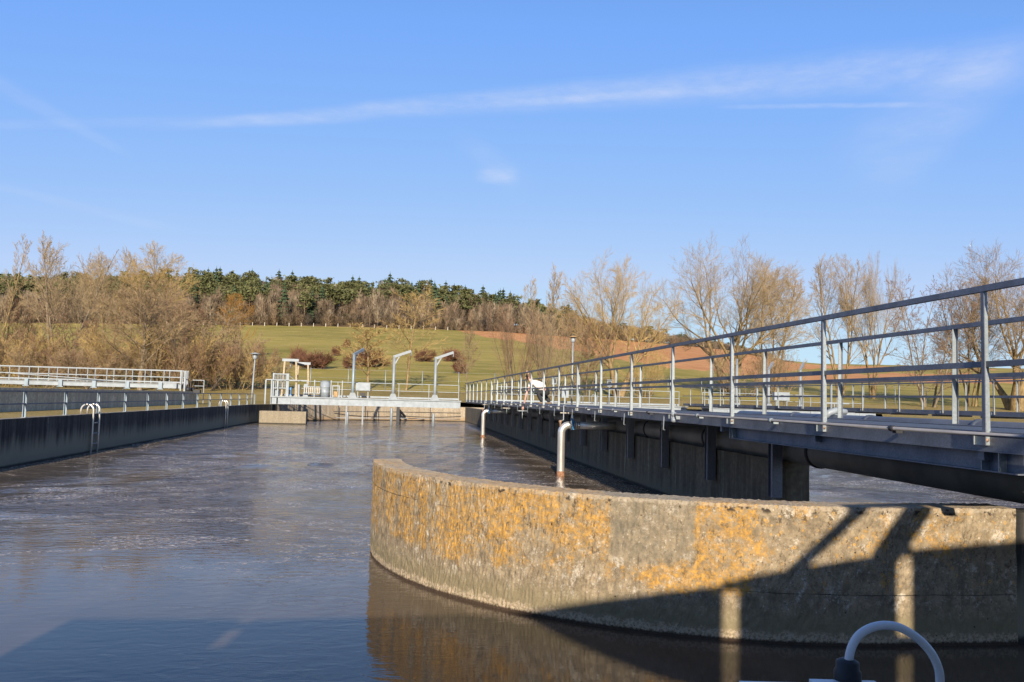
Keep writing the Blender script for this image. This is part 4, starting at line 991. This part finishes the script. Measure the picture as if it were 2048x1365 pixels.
tree(1748, 109, 506, WILLOW, 'barky', 'twigg', 'bare tree right of the twin pair with a long side limb', 29, wid=.78, wpx=125)
tree(1858, 90, 548, DENSE, 'bark', 'twigr', 'dense dark reddish tree with pointed top behind the right end of the railing', 30, wid=.85, wpx=175)
tree(1945, 97, 556, ALDER, 'barky', 'twigb', 'pale bare tree between the dense reddish tree and the right edge', 31, wid=1.0, wpx=110)
tree(2030, 88, 500, WILLOW, 'barky', 'twigb', 'big bare tree with thick yellow trunk at the right edge', 32, wid=.85, wpx=210)
tree(1170, 94, 640, DENSE, 'bark', 'twigr', 'brown bushy tree behind the ochre hatted lamp', 34, wid=1.0, wpx=110)
tree(1035, 90, 600, THICKET, 'barkd', 'twigr', 'tall reddish thicket left of the narrow upright tree', 35, 'thicket', 'shrub', 1.0, 'bare thickets behind the basins', wpx=110)
tree(1105, 88, 625, THICKET, 'bark', 'twigb', 'brown thicket behind the crouching man', 36, 'thicket', 'shrub', 1.0, 'bare thickets behind the basins', wpx=110)
tree(935, 96, 655, SPARSE, 'bark', 'twigb', 'thin sapling right of the third crane', 37, wid=.7, wpx=45)
tree(1290, 96, 690, THICKET, 'barky', 'twigy', 'yellow thicket at the foot of the first willow', 38, 'thicket', 'shrub', .8, 'bare thickets behind the basins', wpx=90)
tree(1490, 104, 690, THICKET, 'bark', 'twigb', 'thicket at the foot of the largest willow', 39, 'thicket', 'shrub', 1.0, 'bare thickets behind the basins', wpx=150)
tree(1560, 108, 700, THICKET, 'bark', 'twigb', 'low thicket right of the largest willow', 40, 'thicket', 'shrub', 1.0, 'bare thickets behind the basins', wpx=110)
# undergrowth along the left bank: three prototypes copied
protos = []
for i, (bk, tw) in enumerate((('bark', 'twigb'), ('barky', 'twigy'), ('barkd', 'twigr'))):
    tr, cr = grow(60+i, 4.6, THICKET)
    root = thing('thicket', (-40-4*i, 84, gz(-40-4*i, 84)), 'x', 'shrub', 'bare thickets behind the basins')
    for mb, nm, m in ((tr, 'stems', bk), (cr, 'twigs', tw)):
        o = ORG[root.name]; mb.v = [(o.x+a, o.y+b, o.z+c) for a, b, c in mb.v]; mb.build(nm, MT[m], root)
    protos.append(root)
rng = random.Random(5); first = [True]*3
spots = [(-40, 86, 1.0), (10, 85, .95), (55, 88, 1.1), (85, 84, .8), (130, 90, 1.15), (165, 86, .9), (205, 84, .9), (245, 88, 1.15), (300, 90, 1.0), (330, 86, .95), (362, 88, 1.15), (405, 86, 1.0), (440, 90, 1.2), (470, 88, .95), (500, 90, 1.0), (530, 93, .85), (30, 97, .9), (150, 98, .8), (260, 99, .8), (370, 99, 1.0), (450, 99, 1.0)]
words = ['brown thicket', 'yellowish thicket', 'dark reddish thicket']
for i, (x, Y, s) in enumerate(spots):
    k = i % 3; X = px_to_X(x, Y); loc = (X, Y, gz(X, Y)-.1)
    lab = words[k]+' in the undergrowth along the left bank behind the white bridge'
    if first[k]:
        protos[k].location = loc; protos[k]['label'] = lab; protos[k].scale = (s, s, s); first[k] = False
    else: copy_tree(protos[k], loc, rng.uniform(0, 6), (s*rng.uniform(.9, 1.2), s*rng.uniform(.9, 1.2), s*rng.uniform(.85, 1.1)), lab)
# russet bushes on the meadow
def bush_proto(seed):
    rng = random.Random(seed); st, tw = MB(), MB()
    for k in range(26):
        a = rng.uniform(0, 6.28); e = rng.uniform(.2, 1.35); d = Vector((math.cos(a)*math.cos(e), math.sin(a)*math.cos(e), math.sin(e)))
        L = rng.uniform(.7, 1.05); p = Vector((rng.uniform(-.35, .35), rng.uniform(-.35, .35), 0)); q = p+d*L*.6
        st.tube([p, q], [.03, .018], 4, cap=False)
        for j in range(16):
            dd = (d+Vector((rng.gauss(0, .55), rng.gauss(0, .55), rng.gauss(.15, .45)))).normalized(); b = p.lerp(q, rng.uniform(.3, 1)); e_ = b+dd*rng.uniform(.3, .6)
            tw.tube([b, e_], [.016, .010], 3, cap=False)
            for m in range(4):
                b2 = b.lerp(e_, rng.random()); d2 = (dd+Vector((rng.gauss(0, .6), rng.gauss(0, .6), rng.gauss(.1, .5)))).normalized()
                tw.tube([b2, b2+d2*rng.uniform(.15, .35)], [.010, .008], 3, cap=False)
    return st, tw
st, tw = bush_proto(4)
bp = thing('bush', (0, 0, 0), 'x', 'bush', 'russet bushes on the meadow')
st.build('stems', MT['barkd'], bp); tw.build('twigs', MT['bush'], bp)
bl = [(632, 742, 4.4, 2.6, 'wide russet bush on the meadow above the hoist frame'), (598, 735, 2.6, 2.8, 'russet bush left of the widest meadow bush'),
      (738, 738, 4.4, 2.9, 'russet bush behind the leftmost crane'), (672, 716, 1.5, 1.8, 'small bush alone in the middle of the meadow'),
      (694, 700, 1.5, 1.9, 'topmost small bush on the meadow'), (851, 728, 3.4, 2.3, 'dark bush left of the third crane mast'), (906, 728, 3.8, 2.4, 'dark bush right of the third crane mast'),
      (921, 752, 1.8, 1.9, 'small russet bush low on the meadow near the walkway end'), (700, 742, 2.0, 2.0, 'russet bush just left of the leftmost crane'), (1290, 712, 1.2, 1.2, 'tiny bush below the ploughed field')]
def ground_at(x, y):
    Y = 98.0
    while Y < YF and hor(x)-(ground_z(x, Y)-CAM_Z)*F_PX/dep(x, Y) > y: Y += .5
    return Y
for i, (x, y, ww, hh, lb) in enumerate(bl):
    Y = ground_at(x, y); X = px_to_X(x, Y); loc = (X, Y, gz(X, Y)-.05); sc = (ww*.75, ww*.75, hh)
    if i == 0: bp.location = loc; bp.scale = sc; bp['label'] = lb
    else: copy_tree(bp, loc, i*1.3, sc, lb)

# ---------------------------------------------------------------- far wood
def spruce(rng):
    vs, fs = [], []
    n = 11
    for i in range(n):
        t = i/n; z0 = .12+.86*t; r = .20*(1-t)**.85+.012; k = 10
        for j in range(k):
            a = 6.283*(j+rng.random()*.8)/k; rr = r*rng.uniform(.6, 1.15); wd = .55*r+.008
            b = len(vs)
            vs += [(0, 0, z0+.09*(1-t)+.02), (math.cos(a)*rr-math.sin(a)*wd*.5, math.sin(a)*rr+math.cos(a)*wd*.5, z0-.03), (math.cos(a)*rr*1.25, math.sin(a)*rr*1.25, z0-.045*rng.uniform(.3, 1.3)), (math.cos(a)*rr+math.sin(a)*wd*.5, math.sin(a)*rr-math.cos(a)*wd*.5, z0-.03)]
            fs += [(b, b+1, b+2, b+3)]
    vs += [(0, 0, 1.0), (.012, 0, .85), (-.006, .01, .85), (-.006, -.01, .85)]; b = len(vs)-4; fs += [(b, b+1, b+2), (b, b+2, b+3), (b, b+3, b+1)]
    return (vs, fs), ([(-.012, 0, 0), (.012, 0, 0), (.004, .0, .5), (-.004, 0, .5), (0, -.012, 0), (0, .012, 0), (0, .004, .5), (0, -.004, .5)], [(0, 1, 2, 3), (4, 5, 6, 7)])
def leafy(rng, clumps, per, size, zlo, zhi, rad, flat=.5, tw=.013):
    vs, fs = [], []
    for c in range(clumps):
        t = rng.random(); z = zlo+(zhi-zlo)*t; a = rng.uniform(0, 6.28); r = rad*math.sqrt(rng.random())*math.sin(math.pi*(.25+.7*t))**.5
        cx, cy = r*math.cos(a), r*math.sin(a)
        for k in range(per):
            p = Vector((cx+rng.gauss(0, size*.8), cy+rng.gauss(0, size*.8), z+rng.gauss(0, size*.5*flat+.01)))
            u = Vector((rng.gauss(0, 1), rng.gauss(0, 1), rng.gauss(0, .5))).normalized()*size*rng.uniform(.4, .8)
            v = Vector((rng.gauss(0, 1), rng.gauss(0, 1), rng.gauss(.4, .7))).normalized()*size*rng.uniform(.3, .7)
            b = len(vs); vs += [tuple(p-u), tuple(p+v), tuple(p+u), tuple(p-v*.6)]; fs.append((b, b+1, b+2, b+3))
    trunk = ([(-tw, 0, 0), (tw, 0, 0), (tw*.4, .0, zhi*.9), (-tw*.4, 0, zhi*.9), (0, -tw, 0), (0, tw, 0), (0, tw*.4, zhi*.9), (0, -tw*.4, zhi*.9)], [(0, 1, 2, 3), (4, 5, 6, 7)])
    return (vs, fs), trunk
def broom(rng, n, tw=.012):
    """leafless far tree: a crown of many thin upward twigs"""
    vs, fs = [], []
    for k in range(n):
        a = rng.uniform(0, 6.28); t = rng.random(); r = .24*math.sqrt(rng.random())*(.5+.6*math.sin(math.pi*min(1, t*1.1)))
        p = Vector((r*math.cos(a)*.75, r*math.sin(a)*.75, .16+.62*t)); d = Vector((math.cos(a)*rng.uniform(.1, .7), math.sin(a)*rng.uniform(.1, .7), rng.uniform(.5, 1.1))).normalized()
        L = rng.uniform(.10, .22); q = p+d*L; s = Vector((-math.sin(a), math.cos(a), rng.uniform(-.4, .4)))*rng.uniform(.004, .010)
        b = len(vs); vs += [tuple(p-s), tuple(p+s), tuple(q)]; fs.append((b, b+1, b+2))
    trunk = ([(-tw, 0, 0), (tw, 0, 0), (tw*.3, .0, .85), (-tw*.3, 0, .85), (0, -tw, 0), (0, tw, 0), (0, tw*.3, .85), (0, -tw*.3, .85)], [(0, 1, 2, 3), (4, 5, 6, 7)])
    return (vs, fs), trunk
rng = random.Random(77)
SPR = [spruce(rng) for _ in range(3)]
PIN = [leafy(rng, 13, 20, .075, .50, .95, .20, .5) for _ in range(4)]
BRM = [broom(rng, 340) for _ in range(6)]
wood = MB(); FOREST_M = ['spruce', 'pine', 'wooda', 'woodb', 'pinetrunk', 'birch', 'barkd', 'woodc']
def plant(mb, proto, pos, H, wd, rz, mi, ti):
    (cv, cf), (tv, tf) = proto; c, s = math.cos(rz), math.sin(rz); k = H*wd
    for vs, fs, m in ((cv, cf, mi), (tv, tf, ti)):
        mb.add([(pos[0]+(x*c-y*s)*k, pos[1]+(x*s+y*c)*k, pos[2]+z*H) for x, y, z in vs], fs, m)
def wood_kind(x, t):
    """t: 0 at the meadow edge, 1 on the ridge"""
    con = .05+.85*smooth((t-.12)/.35)
    con *= interp([(-600, .6), (300, .75), (420, 1.05), (950, 1.0), (1050, .55), (1250, .3), (1320, .35), (1600, .5)], x)
    if 560 < x < 660 and .15 < t < .5: con += .25
    con *= .35+.75*smooth(.5+1.4*mn.noise((x*.021, t*2.6, 4.4)))
    return con*.82
for i in range(1750):
    t = rng.random()**.85; xx = rng.uniform(-420, 1580); Yj = YF+3+(YR-YF)*t
    z0 = ground_z(xx, Yj); e0 = (z0-CAM_Z)*F_PX/dep(xx, Yj); etop = hor(xx)-interp(T_TOP, xx)
    Hmax = (etop-e0)/F_PX*dep(xx, Yj)
    if Hmax < 3: continue
    con = wood_kind(xx, t+.16*math.sin(xx*.031)+.1*math.sin(xx*.083+1)); pos = (px_to_X(xx, Yj), Yj, z0-.3)
    if rng.random() < con:
        H = min(Hmax*rng.uniform(.84, 1.1), rng.uniform(12, 18))
        if rng.random() < .30: plant(wood, rng.choice(SPR), pos, H*rng.uniform(.95, 1.15), rng.uniform(.85, 1.15), rng.uniform(0, 6), 0, 6)
        else: plant(wood, rng.choice(PIN), pos, H, rng.uniform(.75, 1.05), rng.uniform(0, 6), 1, 4)
    else:
        H = min(Hmax*rng.uniform(.8, 1.04), rng.uniform(7, 12)+7*t)
        plant(wood, rng.choice(BRM), pos, H, rng.uniform(.95, 1.45), rng.uniform(0, 6), rng.choice((2, 7, 3, 3, 7)), rng.choice((4, 6, 6, 6, 5)))
for i in range(420):                            # low scrub along the meadow edge
    xx = rng.uniform(-420, 1580); Yj = YF+rng.uniform(-1, 12); z0 = ground_z(xx, Yj)
    Hm = (hor(xx)-interp(T_TOP, xx)-(z0-CAM_Z)*F_PX/dep(xx, Yj))/F_PX*dep(xx, Yj)
    if Hm > 3: plant(wood, rng.choice(BRM), (px_to_X(xx, Yj), Yj, z0-1.0), min(Hm, rng.uniform(3.5, 7)), rng.uniform(1.6, 2.4), rng.uniform(0, 6), rng.choice((2, 7, 3, 6)), 6)
tag(wood.build('woodland', [MT[m] for m in FOREST_M], None, (0, 0, 0)), 'mixed wood of pines and leafless trees covering the ridge above the meadow', 'woodland', None, 'stuff')
# single trees one can tell apart against the sky on the ridge
sp_spots = [(432, 534), (497, 538), (551, 539), (578, 541), (700, 551), (713, 553), (775, 545), (858, 557), (888, 562), (905, 568), (927, 571), (963, 571), (1004, 577), (1018, 583), (1135, 607)]
rp = None
for i, (x, yt) in enumerate(sp_spots):
    Y = YR-2+rng.uniform(-4, 3); z0 = ground_z(x, Y)-.3; zt = CAM_Z+(hor(x)-yt)*dep(x, Y)/F_PX; H = zt-z0; X = px_to_X(x, Y)
    if rp is None:
        rp = thing('spruce_tree', (X, Y, z0), 'dark pointed spruce standing out against the sky on the wooded ridge', 'tree', 'spruces on the ridge')
        (cv, cf), (tv, tf) = SPR[0]
        MB().add([(X+a*1.45, Y+b*1.45, z0+c) for a, b, c in cv], cf).build('crown', MT['spruce'], rp)
        MB().add([(X+a, Y+b, z0+c) for a, b, c in tv], tf).build('trunk', MT['pinetrunk'], rp)
        rp.scale = (H, H, H); H0 = H
    else: copy_tree(rp, (X, Y, z0), rng.uniform(0, 6), (H, H, H))
pt = None
for i, (x, yt, dY) in enumerate(((1328, 661, 10), (1372, 676, 12), (1560, 712, 6), (620, 610, -85), (655, 640, -92), (690, 655, -94))):
    Y = YR-10+dY if dY > 0 else YR+dY; z0 = ground_z(x, Y)-.3; zt = CAM_Z+(hor(x)-yt)*dep(x, Y)/F_PX; H = max(5, zt-z0); X = px_to_X(x, Y)
    lb = 'single dark pine on the falling end of the wooded ridge' if dY > 0 else 'green pine at the lower edge of the wood above the meadow'
    gp = 'pines on the falling ridge' if dY > 0 else 'pines at the lower edge of the wood'
    if pt is None:
        pt = thing('pine_tree', (X, Y, z0), lb, 'tree', gp)
        (cv, cf), (tv, tf) = PIN[1]
        MB().add([(X+a*1.2, Y+b*1.2, z0+c) for a, b, c in cv], cf).build('crown', MT['pine'], pt)
        MB().add([(X+a, Y+b, z0+c) for a, b, c in tv], tf).build('trunk', MT['pinetrunk'], pt)
        pt.scale = (H, H, H)
    else: copy_tree(pt, (X, Y, z0), rng.uniform(0, 6), (H, H, H), lb, gp)

# ---------------------------------------------------------------- the crouching man
skin_m = mat('skin', (.62, .36, .27), .55, 0, .06, 8)
shirt_m = mat('pale_shirt', (.74, .64, .56), .85, 0, .05, 6, .3, 12)
trouser_m = mat('black_trousers', (.018, .018, .022), .8, 0, .2, 6, .3, 20)
hair_m = mat('brown_hair', (.14, .075, .045), .8, 0, .2, 40)
shoe_m = mat('brown_shoes', (.18, .13, .09), .8, 0, .2, 20)
belt_m = mat('red_brown_belt', (.32, .10, .06), .7, 0, .1, 10)
def wide(v): return (v[0] if v[0] < 5.22 else 5.22+(v[0]-5.22)*1.15, v[1], v[2])
def skin_obj(name, verts, edges, rad, m, parent, sub=2, root=0):
    org = ORG[parent.name]; verts = [wide(v) for v in verts]
    me = bpy.data.meshes.new(name); me.from_pydata([tuple(Vector(v)-org) for v in verts], edges, [])
    o = link(bpy.data.objects.new(name, me)); o.parent = parent; ORG[o.name] = org
    me.materials.append(m)
    md = o.modifiers.new('skin', 'SKIN'); md.use_smooth_shade = True
    lay = me.skin_vertices[0].data if me.skin_vertices else None
    for i, r in enumerate(rad):
        lay[i].radius = (r, r) if not isinstance(r, tuple) else r; lay[i].use_root = (i == root)
    s = o.modifiers.new('sub', 'SUBSURF'); s.levels = s.render_levels = sub
    return o
man = thing('person', (5.8, 33.4, 2.11), 'person in pale t-shirt and black trousers crouching on the walkway, reaching down through the railing', 'person')
hip, chest, neck, head = (5.93, 33.35, 2.62), (5.50, 33.52, 2.96), (5.34, 33.58, 3.06), (5.25, 33.60, 3.19)
shL, shR = (5.33, 33.34, 2.96), (5.42, 33.80, 3.0)
kL, kR = (5.55, 33.24, 2.56), (5.72, 33.72, 2.62)
aL, aR = (5.72, 33.20, 2.22), (6.06, 33.55, 2.22)
elL, wrL = (5.16, 33.36, 2.52), (5.09, 33.60, 2.02)
elR, wrR = (5.30, 33.86, 3.26), (5.24, 33.72, 3.41)
V = [hip, (5.70, 33.44, 2.82), chest, neck, (5.29, 33.59, 3.12), head, (5.215, 33.61, 3.27),
     shL, elL, wrL, shR, elR, wrR, (5.88, 33.25, 2.58), kL, aL, (5.93, 33.48, 2.58), kR, aR,
     (5.075, 33.62, 1.93), (5.225, 33.68, 3.455)]
Ed = [(0, 1), (1, 2), (2, 3), (3, 4), (4, 5), (5, 6), (2, 7), (7, 8), (8, 9), (2, 10), (10, 11), (11, 12), (0, 13), (13, 14), (14, 15), (0, 16), (16, 17), (17, 18), (9, 19), (12, 20)]
Rd = [.14, .14, .15, .062, .07, .098, .075, .066, .045, .033, .066, .045, .033, .09, .065, .045, .09, .065, .045, (.038, .022), (.038, .022)]
# five fingers on each hand, rooted in the palm
def fingers(pi, palm, fdir, curl, side):
    palm, fdir, curl, side = map(Vector, (palm, fdir, curl, side))
    for k, (off, L) in enumerate(((-.030, .072), (-.010, .082), (.010, .078), (.029, .062), (-.045, .05))):
        a = palm+side*off+fdir*(.02 if k < 4 else -.015); b = a+(fdir*.6+curl*.4+(side*(-.6) if k == 4 else Vector()))*L*.5; c = b+(fdir*.25+curl*.8)*L*.5
        i = len(V); V.extend([tuple(a), tuple(b), tuple(c)]); Rd.extend([.011, .0095, .008]); Ed.extend([(pi, i), (i, i+1), (i+1, i+2)])
fingers(19, V[19], (-.1, .2, -.95), (-.2, .5, -.5), (1, .1, 0))
fingers(20, V[20], (-.85, -.2, .15), (-.1, 0, -.9), (.1, -1, 0))
skin_obj('body', V, Ed, Rd, skin_m, man, 1)
hb = MB()
hb.lathe((5.262, 33.63, 3.17), [(.02, -.085), (.085, -.05), (.112, .0), (.114, .05), (.095, .10), (.05, .135), (.01, .142)], 16)
hb.v = [wide((5.262+(x-5.262)*1.08+(z-3.2)*-.15+.012, 33.63+(y-33.63)*1.08, 3.19+(z-3.19)*1.08)) for x, y, z in hb.v]
hb.build('hair', hair_m, man)
MB().lathe((5.155, 33.625, 3.165), [(.006, -.025), (.020, -.014), (.014, .012), (.004, .03)], 8).build('nose', skin_m, man)
for s in (-1, 1): MB().lathe((5.258, 33.615+.100*s, 3.165), [(.006, -.03), (.018, -.015), (.02, .012), (.01, .03)], 8).build('ear', skin_m, man)
skin_obj('shirt', [(5.84, 33.40, 2.70), (5.70, 33.44, 2.83), chest, (5.40, 33.56, 3.02), shL, (5.25, 33.345, 2.76), shR, (5.36, 33.83, 3.13)],
         [(0, 1), (1, 2), (2, 3), (2, 4), (4, 5), (2, 6), (6, 7)], [.18, .195, .20, .11, .095, .085, .095, .08], shirt_m, man, 2)
skin_obj('trousers', [hip, (5.88, 33.25, 2.58), kL, (aL[0], aL[1], 2.20), (5.93, 33.48, 2.58), kR, (aR[0], aR[1], 2.20), (5.86, 33.39, 2.68)],
         [(0, 1), (1, 2), (2, 3), (0, 4), (4, 5), (5, 6), (0, 7)], [.18, .13, .105, .085, .13, .105, .085, .17], trouser_m, man, 2)
skin_obj('belt', [(5.875, 33.38, 2.675), (5.83, 33.40, 2.715)], [(0, 1)], [.195, .195], belt_m, man, 2)
for p, nm in ((aL, 0), (aR, 1)):
    skin_obj('shoe', [(p[0]+.06, p[1]-.02, 2.16), (p[0]-.02, p[1]+.0, 2.165), (p[0]-.14, p[1]+.05, 2.15)], [(0, 1), (1, 2)], [(.05, .045), (.052, .05), (.045, .035)], shoe_m, man, 2)
